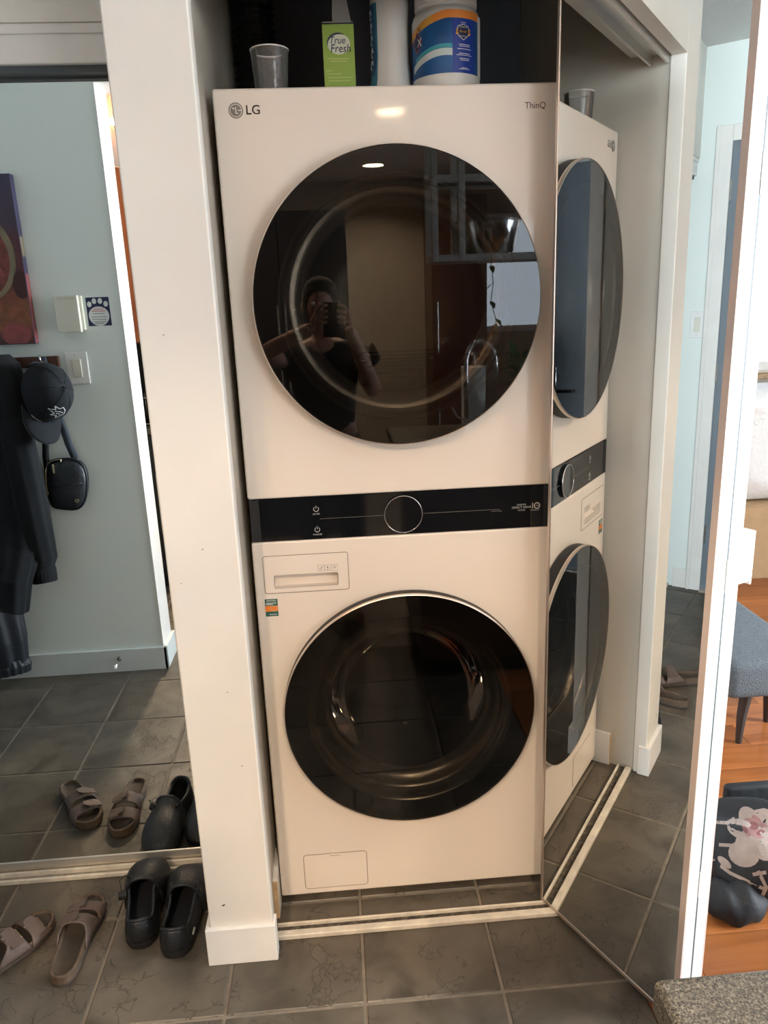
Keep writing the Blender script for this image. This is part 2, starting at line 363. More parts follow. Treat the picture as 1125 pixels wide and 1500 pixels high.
struct('wall_kitchen_left', B(-1.95, -1.85, -5.2, -1.19, 0, H), 'tan', 'tan kitchen side wall behind the tall cabinet', 'wall')
# --- windows
def window(name, axis, p, a0, a1, z0, z1, nm, label):
    def bx(bm, s0, s1, c, d, t0, t1):
        return box(bm, t0, t1, s0, s1, c, d) if axis == 'X' else box(bm, s0, s1, t0, t1, c, d)
    bm = bmesh.new(); w_ = .05
    for q in ((a0, a1, z0, z0+w_), (a0, a1, z1-w_, z1), (a0, a0+w_, z0+w_, z1-w_), (a1-w_, a1, z0+w_, z1-w_)): bx(bm, *q, p-.03, p+.03)
    for k in range(1, nm): c = a0+(a1-a0)*k/nm; bx(bm, c-.02, c+.02, z0+w_, z1-w_, p-.025, p+.025)
    o = struct(name, bm, 'frame', label, 'window')
    for k in range(nm): bx_ = bx(bmesh.new(), a0+(a1-a0)*k/nm+.03, a0+(a1-a0)*(k+1)/nm-.03, z0+.045, z1-.045, p-.003, p+.003); obj('pane', bx_, 'clear', o)
    return o
window('window_1', 'X', 4.25, -3.7, 1.3, .45, 2.4, 4, 'wide white framed balcony window of the living room')
window('window_2', 'Y', 3.05, 1.3, 3.5, 1.0, 2.3, 2, 'white framed window above the cardboard box')
window('window_3', 'Y', -5.25, 1.2, 1.9, 1.22, 2.2, 1, 'small kitchen window in the tan wall')
window('window_4', 'Y', -5.25, 2.05, 4.1, .02, 2.35, 2, 'tall glazed patio door beyond the stone counter')
tag(obj('window_sill', B(1.2, 3.6, 2.90, 3.0, .955, .985, bev=.004), M['rawwood']), 'tan wooden sill below the living room window', 'sill', kind='structure')
# --- baseboards
def bboard(name, bm, label): return struct(name, bm, 'trim', label, 'baseboard')
M['trimgrey'] = mat('grey_trim_paint', (.62, .66, .66), .45)
bm = B(-2.05, -.912, -1.04, -1.026, 0, .102, bev=.002); box(bm, -.926, -.912, -1.205, -1.026, 0, .102, bev=.002)
struct('baseboard_hall', bm, 'trimgrey', 'grey white baseboard along the coat wall', 'baseboard')
bm = B(-.505, -.343, -.172, -.16, 0, .100, bev=.002); box(bm, -.505, -.495, -.162, .125, 0, .100, bev=.002); box(bm, -.350, -.343, -.162, -.135, 0, .100, bev=.0015)
bboard('baseboard_partition', bm, 'chipped white baseboard wrapped around the wall end')
bm = B(-.358, -.346, -.045, .78, 0, .112, bev=.0015)
o = bboard('baseboard_closet', bm, 'white baseboard stub inside laundry closet with raw cut end')
obj('cut_end', B(-.3575, -.3465, -.0465, -.0445, .001, .111), 'rawwood', o)
bboard('baseboard_end', B(-2.05, -2.038, .062, .13, 0, .1, bev=.002), 'short white baseboard between entry door and mirrored closet')
# --- entry door in the end wall
d1 = thing('door_1', 'dark slate grey entry door with white casing at hall end', 'door', (-2.05, -.48, 0), kind='structure')
bm = bmesh.new()
prof = [(0, .004), (.006, .018), (.05, .022), (.065, .012), (.068, .0)]
box(bm, -2.05, -2.030, -.005, .062, 0, 2.165, bev=.004); box(bm, -2.05, -2.030, -1.02, -.955, 0, 2.165, bev=.004); box(bm, -2.05, -2.030, -.955, -.005, 2.098, 2.165, bev=.004)
box(bm, -2.05, -2.026, .045, .0635, 0, 2.1675, bev=.003)
obj('casing', bm, 'trim', d1)
obj('leaf', B(-2.05, -2.040, -.955, -.005, .005, 2.098, bev=.002), 'door', d1)
bm = B(-2.042, -2.035, -.90, -.86, .95, 1.12, bev=.003); tube(bm, [(-2.036, -.88, 1.0), (-1.99, -.88, 1.0), (-1.985, -.86, 1.0), (-1.985, -.76, 1.0)], .009, 10); obj('lever_handle', bm, 'chrome', d1, SM)
obj('threshold', B(-2.05, -2.0, -.955, -.005, .0, .012, bev=.003), 'aluwarm', d1)
for z in (.3, 1.1, 1.9): obj('hinge', B(-2.041, -2.036, -.014, -.006, z-.045, z+.045), 'steel', d1)
# --- mirrored sliding closet doors
def slider(name, x0, x1, yf, label):
    o = thing(name, label, 'mirror door', ((x0+x1)/2, yf, 0), kind='structure')
    obj('mirror', B(x0+.012, x1-.012, yf, yf+.012, .045, 1.958), 'mirror', o)
    bm = bmesh.new(); box(bm, x0, x0+.016, yf-.006, yf+.018, .03, 1.962, bev=.002); box(bm, x1-.016, x1, yf-.006, yf+.018, .03, 1.962, bev=.002)
    obj('side_frame', bm, 'frame', o)
    obj('bottom_rail', B(x0+.016, x1-.016, yf-.003, yf+.016, .026, .046, bev=.002), 'alu', o)
    obj('top_rail', B(x0+.016, x1-.016, yf-.002, yf+.016, 1.958, 1.972), 'trackdark', o)
slider('door_2', -1.30, -.497, .183, 'mirrored sliding closet door beside the wall end reflecting the coats')
slider('door_3', -2.045, -1.25, .212, 'mirrored sliding closet door near the entry door')
bm = bmesh.new()
for yy, hh in ((.153, .012), (.176, .018), (.203, .018), (.235, .014)): box(bm, -2.05, -.495, yy-.004, yy+.004, 0, hh, bev=.0015)
tr = struct('trim_2', bm, 'track', 'cream ribbed floor track under the mirrored sliding doors', 'door track')
obj('track_bed', B(-2.05, -.495, .150, .25, 0, .005), mat('track_bed', (.33, .29, .235), .7, noise=(40, 4, .4)), tr)
for xx in (-.96, -.945, -1.25): obj('screw', lathe(bmesh.new(), [(0, .0068), (.0035, .0068), (.0035, .005)], c=(xx, .164, 0), n=12), 'steel', tr)
bm = B(-2.05, -.495, .138, .155, 1.975, 2.047, bev=.003); box(bm, -2.05, -.495, .134, .14, 2.028, 2.047, bev=.002)
struct('trim_3', bm, 'trim', 'white fascia board above the mirrored sliding doors', 'trim')
struct('trim_4', B(-2.05, -.495, .150, .245, 1.962, 1.990), 'trackdark', 'dark upper track of the mirrored sliding doors', 'door track')
# --- laundry closet threshold track and head track
bm = B(-.350, .448, -.117, -.098, 0, .014, bev=.003, seg=3); box(bm, -.350, .448, -.078, -.072, 0, .012, bev=.0015)
o = struct('trim_5', bm, 'track', 'cream double floor track across the laundry closet opening', 'door track')
obj('dusty_channel', B(-.350, .448, -.098, -.078, 0, .003), 'grime', o)
bm = B(-.348, .448, -.118, -.112, 2.030, 2.06); box(bm, -.348, .448, -.076, -.070, 2.030, 2.06); box(bm, -.348, .448, -.112, -.076, 2.053, 2.06)
struct('trim_6', bm, 'alu', 'metal head track of the folding laundry door', 'door track')
# --- folding mirrored laundry door (two leaves, folded open)
TH = .464
d4 = thing('door_4', 'folded open mirrored laundry door with white edges and a pull', 'mirror door', (.314, -.069, 0), (.004, 0, TH-PI/2), kind='structure')
LW, ZB, ZT = .412, .014, 2.025
def leaf(y0, y1, face, s0=0.0):
    bm = B(s0, LW, y0+(.0035 if face < 0 else 0), y1-(.0035 if face > 0 else 0), ZB, ZT, bev=.001)
    l = obj('leaf', bm, M.setdefault('leafpaint', mat('leaf_white_paint', (.66, .70, .70), .4)), d4, local=True)
    yf = y0 if face < 0 else y1; a, b = (yf, yf+.004) if face < 0 else (yf-.004, yf)
    obj('mirror', B(s0+.005, LW-.013, a+.0002 if face < 0 else b-.002, a+.002 if face < 0 else b-.0002, ZB+.008, ZT-.004), 'mirror', l, local=True)
    e = -.0015 if face < 0 else .0015
    bm = B(s0-.001, s0+.006, min(a, a+e), b+(e if e > 0 else 0), ZB, ZT, bev=.0008); obj('edge_strip', bm, 'aluwarm', l, local=True)
    bm = B(s0+.006, LW-.014, min(a, a+e), b+(e if e > 0 else 0), ZB-.001, ZB+.008, bev=.0008); obj('bottom_strip', bm, 'aluwarm', l, local=True)
    bm = B(LW-.014, LW, min(a, a+e), b+(e if e > 0 else 0), ZB, ZT, bev=.0008); obj('stile', bm, 'stile', l, local=True)
    return l
leaf(0, .032, -1); l2 = leaf(.0360, .0695, 1)
obj('gap_shade_strip', B(LW-.020, LW-.0004, .0321, .0359, ZB, ZT), mat('gap_shade_grey', (.055, .075, .085), .6), l2, local=True)  # dark strip standing in for the shade in the gap between the leaves
bm = B(LW-.020, LW+.001, .0695, .104, .975, 1.063, bev=.003); box(bm, LW-.026, LW+.001, .103, .108, .968, 1.070, bev=.002)
obj('pull', bm, 'white', l2, local=True)
for z in (.35, 1.0, 1.65): obj('hinge', tube(bmesh.new(), [(LW+.0005, .0338, z-.03), (LW+.0005, .0338, z+.03)], .0010, 8), 'frame', l2, local=True)

# ================================================================== STACKED WASHER AND DRYER
T = thing('laundry_tower', 'tall beige stacked washer and dryer with round black doors', 'washer dryer', (0, .38, 0))
W2 = .343; ZTOP = 1.889; Z0 = .0235; BZ0, BZ1 = .9776, 1.0766
DZ, DR, WZ, WR = 1.4853, .2946, .5497, .2983
bm = bmesh.new(); box(bm, -W2+.002, -W2+.012, .02, .77, Z0, ZTOP-.002); box(bm, W2-.012, W2-.002, .02, .77, Z0, ZTOP-.002)
box(bm, -W2+.012, W2-.012, .02, .77, ZTOP-.014, ZTOP-.002); box(bm, -W2+.012, W2-.012, .75, .77, Z0, ZTOP-.014); box(bm, -W2+.012, W2-.012, .02, .75, Z0, Z0+.02)
box(bm, -W2+.012, W2-.012, .05, .75, 1.0, 1.02)
obj('cabinet', bm, 'appl2', T)
def panel(name, z0, z1, cz, hole, extra=()):
    o = obj(name, plate(bmesh.new(), rrect(-W2, W2, z0, z1, .006), 0, .024), 'appl', T)
    b = bmesh.new(); b.from_mesh(o.data); es = [e for e in b.edges if all(abs(v.co.y) < 1e-6 for v in e.verts)]
    bmesh.ops.bevel(b, geom=es, offset=.005, segments=4, affect='EDGES', profile=.5); b.to_mesh(o.data); b.free()
    cs = [obj('cut', lathe(bmesh.new(), [(0, -.1), (hole, -.1), (hole, .2), (0, .2)], 'Y', (0, 0, cz), 96), None)]
    for e in extra: cs.append(obj('cut', B(*e), None))
    o.matrix_parent_inverse = Matrix(); o.parent = None; boolean(o, cs); o.parent = T; o.matrix_parent_inverse = world(T).inverted()
    for p in o.data.polygons: p.use_smooth = p.area < .003
    return o
panel('dryer_front', BZ1, ZTOP, DZ, .262)
panel('washer_front', Z0, BZ0, WZ, .262, [(-.299, -.153, -.05, .05, .867, .898)])
bm = plate(bmesh.new(), rrect(-W2+.003, W2-.003, BZ0+.001, BZ1-.001, .004), .001, .024); band = obj('control_band', bm, 'black', T)
obj('end_cap', B(-W2+.003, -W2+.024, -.0002, .01, BZ0+.0015, BZ1-.0015, bev=.0004), 'blackm', band); obj('end_cap', B(W2-.024, W2-.003, -.0002, .01, BZ0+.0015, BZ1-.0015, bev=.0004), 'blackm', band)
kn = obj('dial', lathe(bmesh.new(), [(0, -.006), (.0405, -.006), (.042, -.004), (.042, .004)], 'Y', (0, 0, 1.0265), 64), 'black', T, .4)
obj('dial_ring', lathe(bmesh.new(), [(.0415, -.0066), (.0430, -.0066), (.0434, -.004), (.0418, -.004)], 'Y', (0, 0, 1.0265), 64, True), 'chrome', kn, True)
obj('guide_line', B(-.187, -.045, .0004, .0012, 1.0247, 1.0253), 'greyprint', band); obj('guide_line', B(.045, .219, .0004, .0012, 1.0243, 1.0249), 'greyprint', band)
FT = lambda cx, cz, y=-.0003: (lambda a, b, c: (cx+a, y-c, cz+b))
for zc, tx in ((1.048, 'DRYER'), (1.0005, 'WASHER')):
    bm = tube(bmesh.new(), [(-.194+.0055*math.sin(a), .0006, zc+.0055*math.cos(a)) for a in [.6+i*(2*PI-1.2)/20 for i in range(21)]], .0008, 6)
    tube(bm, [(-.194, .0006, zc+.001), (-.194, .0006, zc+.0078)], .0008, 6); obj('power_icon', bm, 'paleprint', band)
    obj('lettering', text_bm(tx, .0052, FT(-.194, zc-.0115, .0005), .0001), 'paleprint', band)
for t_, z_, s_ in (('INVERTER', 1.0325, .0048), ('DIRECT DRIVE', 1.0262, .0070), ('MOTOR', 1.0195, .0046)): obj('lettering', text_bm(t_, s_, FT(.269, z_, .0005), .0001), 'paleprint', band)
obj('lettering', text_bm('1', .019, FT(.2945, 1.0285, .0005), .0001), 'paleprint', band)
obj('lettering', tube(bmesh.new(), [(.3045+.0062*math.cos(a), .0006, 1.0287+.0064*math.sin(a)) for a in [i*PI/12 for i in range(24)]], .0013, 6, True), 'paleprint', band)
obj('lettering', text_bm('YEAR', .0042, FT(.3045, 1.0287, .0005), .0001, xs=.7), 'paleprint', band)
obj('lettering', text_bm('WARRANTY', .0038, FT(.300, 1.0185, .0005), .0001), 'paleprint', band)
obj('lettering', text_bm('SMART PAIRING', .0035, FT(.212, 1.0205, .0005), .0001), 'greyprint', band)
# brand marks on the dryer front
bm = bmesh.new(); c0 = (-.3, 1.850)
lathe(bm, [(.0118, -.0006), (.0140, -.0006), (.0140, .001), (.0118, .001)], 'Y', (c0[0], 0, c0[1]), 40, True)
lathe(bm, [(0, -.0006), (.0103, -.0006), (.0103, .001)], 'Y', (c0[0], 0, c0[1]), 40)
lg = obj('brand_mark', bm, 'greyprint', T)
bm = B(c0[0]-.0008, c0[0]+.0010, -.0010, 0, c0[1]-.0058, c0[1]+.0058); box(bm, c0[0]+.001, c0[0]+.0042, -.0010, 0, c0[1]-.0058, c0[1]-.0042)
box(bm, c0[0]+.004, c0[0]+.0105, -.0010, 0, c0[1]-.0008, c0[1]+.0008); lathe(bm, [(0, -.001), (.0017, -.001), (.0017, 0)], 'Y', (c0[0]-.0045, 0, c0[1]+.0035), 16)
obj('mark_face', bm, 'appl2', lg)
obj('lettering', text_bm('LG', .0235, FT(-.2675, 1.8497, -.0004), .0003, xs=1.0), 'greyprint', lg)
bm = text_bm('LG', .0235, FT(-.2675, 1.8497, -.0004), .0003); [setattr(v, 'co', v.co+Vector((.0007, 0, 0))) for v in bm.verts]; obj('lettering', bm, 'greyprint', lg)
obj('lettering', text_bm('ThinQ', .0165, FT(.286, 1.8475, -.0004), .0002, xs=.98), 'darkprint', lg)
# doors
def rdoor(name, cz, R, yf, drumname):
    d = obj(name, lathe(bmesh.new(), [(R-.012, .0), (R-.003, -.003), (R-.001, -.008), (R-.001, yf+.011), (R-.012, yf+.008), (R-.03, yf+.012), (R-.036, 0)], 'Y', (0, 0, cz), 128, True), 'blackm', T, .5)
    obj('door_ring', lathe(bmesh.new(), [(R-.0045, yf+.0115), (R-.0005, yf+.010), (R, yf+.004), (R-.0008, yf+.0008), (R-.0026, yf), (R-.0034, yf+.003)], 'Y', (0, 0, cz), 128, True), 'aluwarm', d, .7)
    pr = [(R-.0034, yf+.0002)]+[(R*k, yf+.0002) for k in (.9, .7, .4, .15)]+[(0, yf+.0002)]
    obj('door_glass', lathe(bmesh.new(), pr, 'Y', (0, 0, cz), 128), 'smoke', d)
    obj('glass_border', lathe(bmesh.new(), [(R-.004, yf+.005), (.243, yf+.005), (.243, yf+.009), (R-.004, yf+.009)], 'Y', (0, 0, cz), 128, True), 'blackm', d)
    # dished satin ring behind the glass
    rp = [(.244, yf+.006)]
    for i in range(13): a = PI/2*i/12; rp.append((.236-.020*(1-math.cos(a)), yf+.010+.030*math.sin(a)))
    rp += [(.205, yf+.046), (.196, yf+.052), (.188, yf+.066)]
    obj('dished_ring', lathe(bmesh.new(), rp, 'Y', (0, 0, cz), 128), 'steel', d, True)
    return d
dd = rdoor('dryer_door', DZ, DR, -.0432, 'dryer_drum')
obj('door_liner', lathe(bmesh.new(), [(.188, .022), (.18, .05), (.16, .075), (.1, .09), (0, .095)], 'Y', (0, 0, DZ), 96), 'drum', dd, True)
for k in range(9): z_ = DZ-.105-.008*k; hw = math.sqrt(max(.001, .165**2-(z_-DZ)**2)); obj('vent_slot', B(-hw*.72, hw*.72, .050, .058, z_-.0014, z_+.0014), 'blackm', dd)
wd = rdoor('washer_door', WZ, WR, -.0399, 'washer_drum')
obj('door_bowl', lathe(bmesh.new(), [(.190, .026), (.180, .05), (.170, .09), (.15, .12), (.11, .145), (.05, .155), (0, .157)], 'Y', (0, 0, WZ), 96), 'bowl', wd, True)
obj('drum', lathe(bmesh.new(), [(.215, .06), (.245, .09), (.245, .42), (0, .44)], 'Y', (0, 0, WZ), 64), 'drum', T, .6)
for k in range(3):
    a = PI/2+.5+2*PI*k/3; c_ = Vector((math.cos(a), 0, math.sin(a))); n_ = Vector((-c_.z, 0, c_.x))
    bm = prism(bmesh.new(), [(-.03, .245), (.03, .245), (.012, .195), (-.012, .195)], lambda p: Vector((0, .12, WZ))+n_*p[0]+c_*p[1], lambda p: Vector((0, .40, WZ))+n_*p[0]+c_*p[1]); obj('drum_paddle', bm, 'drum', T)
obj('door_gasket', lathe(bmesh.new(), [(.262, .024), (.255, .0), (.235, .02), (.22, .06)], 'Y', (0, 0, WZ), 96), 'blackm', T, True)
obj('door_gasket', lathe(bmesh.new(), [(.262, .024), (.255, .0), (.235, .02), (.22, .06)], 'Y', (0, 0, DZ), 96), 'blackm', T, True)
# dispenser drawer
def frameplate(x0, x1, z0, z1, r, y0, y1, hole=None):
    bm = bmesh.new(); o_ = rrect(x0, x1, z0, z1, r)
    plate(bm, o_, y0, y1); return bm
def ringplate(x0, x1, z0, z1, r, wd_, y0, y1):
    a = rrect(x0, x1, z0, z1, r); b = rrect(x0+wd_, x1-wd_, z0+wd_, z1-wd_, max(r-wd_, .001)); bm = bmesh.new()
    grid(bm, [[(p[0], y1, p[1]) for p in a], [(p[0], y0, p[1]) for p in a], [(p[0], y0, p[1]) for p in b], [(p[0], y1, p[1]) for p in b]], closed_v=True, closed_u=True); return bm
dr = obj('dispenser_drawer', ringplate(-.3215, -.1285, .8540, .9450, .006, .0016, -.0004, .002), 'gap', T)
o = obj('drawer_front', plate(bmesh.new(), rrect(-.3195, -.1305, .8560, .9430, .005), -.0011, .002), 'appl', dr)
b = bmesh.new(); b.from_mesh(o.data); bmesh.ops.bevel(b, geom=[e for e in b.edges if all(v.co.y < -.001 for v in e.verts)], offset=.0008, segments=2, affect='EDGES'); b.to_mesh(o.data); b.free()
o.parent = None; o.matrix_parent_inverse = Matrix(); boolean(o, [obj('cut', B(-.299, -.153, -.05, .05, .867, .898, bev=.003), None)]); o.parent = dr; o.matrix_parent_inverse = world(dr).inverted()
bm = bmesh.new(); x0, x1, z0, z1 = -.2983, -.1537, .8677, .8973
grid(bm, [[(x0, -.0005, z1), (x1, -.0005, z1)], [(x0, .03, z1), (x1, .03, z1)], [(x0, .03, z0+.012), (x1, .03, z0+.012)], [(x0, .016, z0), (x1, .016, z0)], [(x0, -.0005, z0), (x1, -.0005, z0)]])
for xx in (x0, x1): bm.faces.new([bm.verts.new((xx, yy, zz)) for yy, zz in ((-.0005, z1), (.03, z1), (.03, z0+.012), (.016, z0), (-.0005, z0))])
obj('grip_pocket', bm, 'appl2', dr)
bm = bmesh.new()
for a0, a1 in ((-.1985, -.1835), (-.1825, -.1695), (-.1675, -.1535)):
    for q in ((a0, a1, .9025, .9030), (a0, a1, .9165, .9170), (a0, a0+.0005, .903, .9165), (a1-.0005, a1, .903, .9165)): box(bm, q[0], q[1], -.0014, -.001, q[2], q[3])
box(bm, -.196, -.188, -.0014, -.001, .909, .910); box(bm, -.192, -.186, -.0014, -.001, .912, .913); box(bm, -.195, -.189, -.0014, -.001, .9055, .9063)
lathe(bm, [(.002, -.0014), (.003, -.0014), (.003, -.001)], 'Y', (-.1605, 0, .9105), 12); lathe(bm, [(0, -.0014), (.002, -.0014), (.002, -.001)], 'Y', (-.176, 0, .911), 8)
box(bm, -.1785, -.1735, -.0014, -.001, .905, .9065)
obj('fill_icons', bm, 'greyprint', dr)
# pump filter cover
pf = obj('filter_cover', ringplate(-.2815, -.1195, .0405, .1440, .009, .0017, -.0004, .002), 'gap', T)
o = obj('cover_plate', plate(bmesh.new(), rrect(-.2795, -.1215, .0425, .1420, .007), -.0009, .002), 'appl', pf)
obj('pry_tab', B(-.2125, -.1885, -.0016, .001, .1375, .1425, bev=.0008), 'appl2', pf); obj('pry_gap', B(-.2135, -.1875, -.0012, .001, .1362, .1376), 'gap', pf)
# certification sticker
M['green'] = mat('sticker_green', (.02, .11, .095), .5); M['orange'] = mat('sticker_orange', (.80, .22, .03), .5)
st = obj('certification_sticker', B(-.3235, -.2945, -.0007, .001, .7995, .8415), 'green', T)
obj('colour_band', B(-.3235, -.2945, -.0010, 0, .8115, .8255), 'orange', st); obj('seal', lathe(bmesh.new(), [(0, -.0014), (.0075, -.0014), (.0075, 0)], 'Y', (-.3035, 0, .8185), 24), M['rawwood'], st)
obj('seal_disc', lathe(bmesh.new(), [(0, -.0017), (.0058, -.0017), (.0058, 0)], 'Y', (-.3035, 0, .8185), 24), 'orange', st)
obj('lettering', text_bm('CERTIFIED', .0052, FT(-.309, .8375, -.0011), .0001, xs=.95), 'white', st); obj('text_lines', B(-.3215, -.2975, -.0011, 0, .8310, .8325), M['white'], st); obj('text_lines', B(-.3215, -.3055, -.0011, 0, .8278, .8291), M['white'], st); obj('text_lines', B(-.315, -.2975, -.0011, 0, .8035, .8045), M['white'], st)
for sx in (-1, 1):
    for yy in (.06, .70): obj('foot', lathe(bmesh.new(), [(0, 0), (.024, 0), (.026, .006), (.018, .010), (.012, .0235), (0, .0235)], 'Z', (sx*.29, yy, 0), 20), 'blackm', T)

# ================================================================== LAMPS
M['lens'] = mat('lamp_lens', (1, .9, .7), .5, emit=((1, .80, .50), 40))
LAMP_LABEL = ['round recessed ceiling lamp above the end of the stone counter', 'round recessed ceiling lamp near the tan kitchen wall', 'round recessed ceiling lamp near the tall orange cabinet', 'round fill lamp added in the ceiling before the black pantry']
for (lx, ly), lb in zip(LAMPS, LAMP_LABEL):
    r_ = thing('recessed_lamp', lb, 'ceiling lamp', (lx, ly, H), group='recessed ceiling lamps')
    obj('trim_ring', lathe(bmesh.new(), [(.078, -.001), (.098, -.001), (.096, -.006), (.080, -.008)], 'Z', (lx, ly, H), 48, True), 'white', r_, SM)
    obj('lens', lathe(bmesh.new(), [(0, -.004), (.078, -.004), (.078, -.001), (0, -.001)], 'Z', (lx, ly, H), 48), 'lens', r_)
    l = bpy.data.lights.new('recessed_lamp_light', 'AREA'); l.shape = 'DISK'; l.size = .15; l.energy = LAMP_W; l.color = LAMP_C; l.spread = 2.4
    o = bpy.data.objects.new('recessed_lamp_light', l); COL.objects.link(o); o.parent = r_; o.location = (0, 0, -.010)

# ================================================================== THINGS ON TOP OF THE TOWER
ZT_ = ZTOP-.002
# measuring cup
c = thing('measuring_cup', 'small clear plastic cup standing on top of the dryer', 'cup', (-.232, .070, ZT_))
obj('wall', lathe(bmesh.new(), [(0, .001), (.030, .001), (.0315, .004), (.0375, .082), (.0385, .083), (.0380, .085), (.0362, .084), (.0300, .006), (0, .004)], 'Z', (-.232, .070, ZT_), 48), 'frost', c, SM)
obj('rim', lathe(bmesh.new(), [(.0365, .0835), (.0385, .0835), (.0388, .0855), (.0365, .0858)], 'Z', (-.232, .070, ZT_), 48, True), mat('frosted_rim', (.75, .77, .78), .3), c, SM)
# green carton
M['lime'] = mat('lime_card', (.33, .50, .095), .55, noise=(8, 3, .1)); M['card'] = mat('grey_card', (.42, .42, .40), .8); M['navy'] = mat('navy_print', (.015, .02, .08), .5)
M['limepale'] = mat('pale_lime_print', (.50, .62, .22), .6)
bx0, bx1, by0, by1, bzt = -.1255, -.0635, .062, .100, 2.016
CART = c = thing('cleaner_carton', 'lime green dryer cleaner carton with open flap on top of the dryer', 'carton', (-.0945, .081, ZT_))
obj('carton_body', B(bx0, bx1, by0, by1, ZT_, bzt), 'lime', c)
obj('carton_inside', B(bx0+.002, bx1-.002, by0+.002, by1-.002, bzt-.001, bzt+.0004), 'card', c)
bm = prism(bmesh.new(), [(-.102, 0), (bx1, 0), (-.071, .040), (-.078, .075), (-.100, .075), (-.104, .026)], lambda p: (p[0], by1+p[1]*.25, bzt+p[1]), lambda p: (p[0], by1+.0012+p[1]*.25, bzt+p[1])); obj('open_flap', bm, 'card', c)
bm = prism(bmesh.new(), [(bx0, 0), (bx1, 0), (bx1-.004, .014), (bx0+.006, .014)], lambda p: (p[0], by0+p[1], bzt+.003+p[1]*.1), lambda p: (p[0], by0+p[1], bzt+.004+p[1]*.1)); obj('tuck_flap', bm, 'card', c)
bm = bmesh.new(); bm.faces.new([bm.verts.new((p[0], by0-.0004, p[1])) for p in ellipse(-.094, 1.985, .0225, .0165, 32)]); obj('logo_oval', bm, mat('oval_white', (.72, .76, .62), .6), c)
obj('logo_arc', tube(bmesh.new(), [(-.094+.0225*math.cos(a), by0-.0003, 1.985+.0165*math.sin(a)) for a in [1.0+i*.11 for i in range(22)]], [.0003+.0016*math.sin(PI*i/21) for i in range(22)], 6), 'navy', c)
FT2 = lambda cx, cz, y: (lambda a, b, cc: (cx+a, y-cc, cz+b))
obj('lettering', text_bm('True', .0165, FT2(-.097, 1.9905, by0-.0008), .0002, shear=.15), 'navy', c); obj('lettering', text_bm('Fresh', .0185, FT2(-.091, 1.9775, by0-.0008), .0002, shear=.15), 'navy', c)
for zz, a0, a1 in ((1.962, -.118, -.076), (1.958, -.112, -.080), (1.943, -.121, -.109), (1.938, -.121, -.092), (1.932, -.118, -.069), (1.927, -.118, -.074), (1.914, -.121, -.101), (1.909, -.110, -.068), (1.904, -.110, -.072)):
    obj('text_line', B(a0, a1, by0-.0004, by0, zz-.0007, zz+.0007), 'limepale', c)
CART.location = (-.0924, .155, ZT_); CART.scale = (1.045, 1, 1.165)
# spray bottle
M['bluelab'] = mat('blue_label', (.03, .10, .26), .4, noise=(12, 3, .5)); M['teal'] = mat('teal_label', (.05, .24, .36), .4, noise=(18, 3, .4))
M['jug'] = mat('white_jug', (.68, .69, .67), .35, coat=.2)
bc = Vector((.016, .150, ZT_)); c = thing('spray_bottle', 'tall white cleaner bottle with a blue side label on dryer', 'bottle', bc)
def bsec(z):
    k = [(0, .036, .046), (.006, .042, .050), (.02, .043, .050), (.05, .037, .047), (.09, .034, .044), (.15, .034, .044), (.19, .036, .044), (.22, .030, .036), (.245, .016, .017), (.27, .014, .014)]
    for (z0, a0, b0), (z1, a1, b1) in zip(k[:-1], k[1:]):
        if z <= z1: t = (z-z0)/(z1-z0); t = t*t*(3-2*t); return a0+(a1-a0)*t, b0+(b1-b0)*t
    return k[-1][1:]
def bpt(z, a, off=0):
    ra, rb = bsec(z); ca, sa = math.cos(a), math.sin(a); e = .72; rot = -.45
    x_, y_ = (ra+off)*math.copysign(abs(ca)**e, ca), (rb+off)*math.copysign(abs(sa)**e, sa)
    return (bc.x+x_*math.cos(rot)-y_*math.sin(rot), bc.y+x_*math.sin(rot)+y_*math.cos(rot), bc.z+z)
bm = bmesh.new(); zs = [.27*i/40 for i in range(41)]; R_ = grid(bm, [[bpt(z, 2*PI*i/48) for i in range(48)] for z in zs], closed_v=True); bm.faces.new(R_[0]); bm.faces.new(R_[-1]); obj('jug', bm, 'jug', c, SM)
bm = bmesh.new(); grid(bm, [[bpt(.012+.17*j/24, 2.95+1.55*i/16, .0006) for i in range(17)] for j in range(25)]); lb = obj('label', bm, 'teal', c, True)
bm = bmesh.new(); grid(bm, [[bpt(.05+.13*j/20, 3.1+1.25*i/12+.08*math.sin(j*.3), .0010) for i in range(13)] for j in range(21)]); obj('label_panel', bm, 'bluelab', lb, True)
bm = bmesh.new()
for k in range(5):
    z0 = .062+k*.023; tube(bm, [bpt(z0+.009*math.sin(q*1.05)+.009, 3.95+.17*math.cos(q*1.05)-.02*k, .0014) for q in range(6)], .0012, 5)
obj('script_letters', bm, mat('pale_blue_print', (.35, .45, .55), .5), lb)
bm = lathe(bmesh.new(), [(.016, .262), (.019, .262), (.019, .29), (.012, .292), (0, .292)], 'Z', bc, 24); box(bm, bc.x-.035, bc.x+.03, bc.y-.012, bc.y+.012, bc.z+.288, bc.z+.318, bev=.006); tube(bm, [(bc.x-.03, bc.y, bc.z+.30), (bc.x-.036, bc.y, bc.z+.27), (bc.x-.042, bc.y, bc.z+.25)], .005, 8)
obj('trigger', bm, 'white', c, SM)
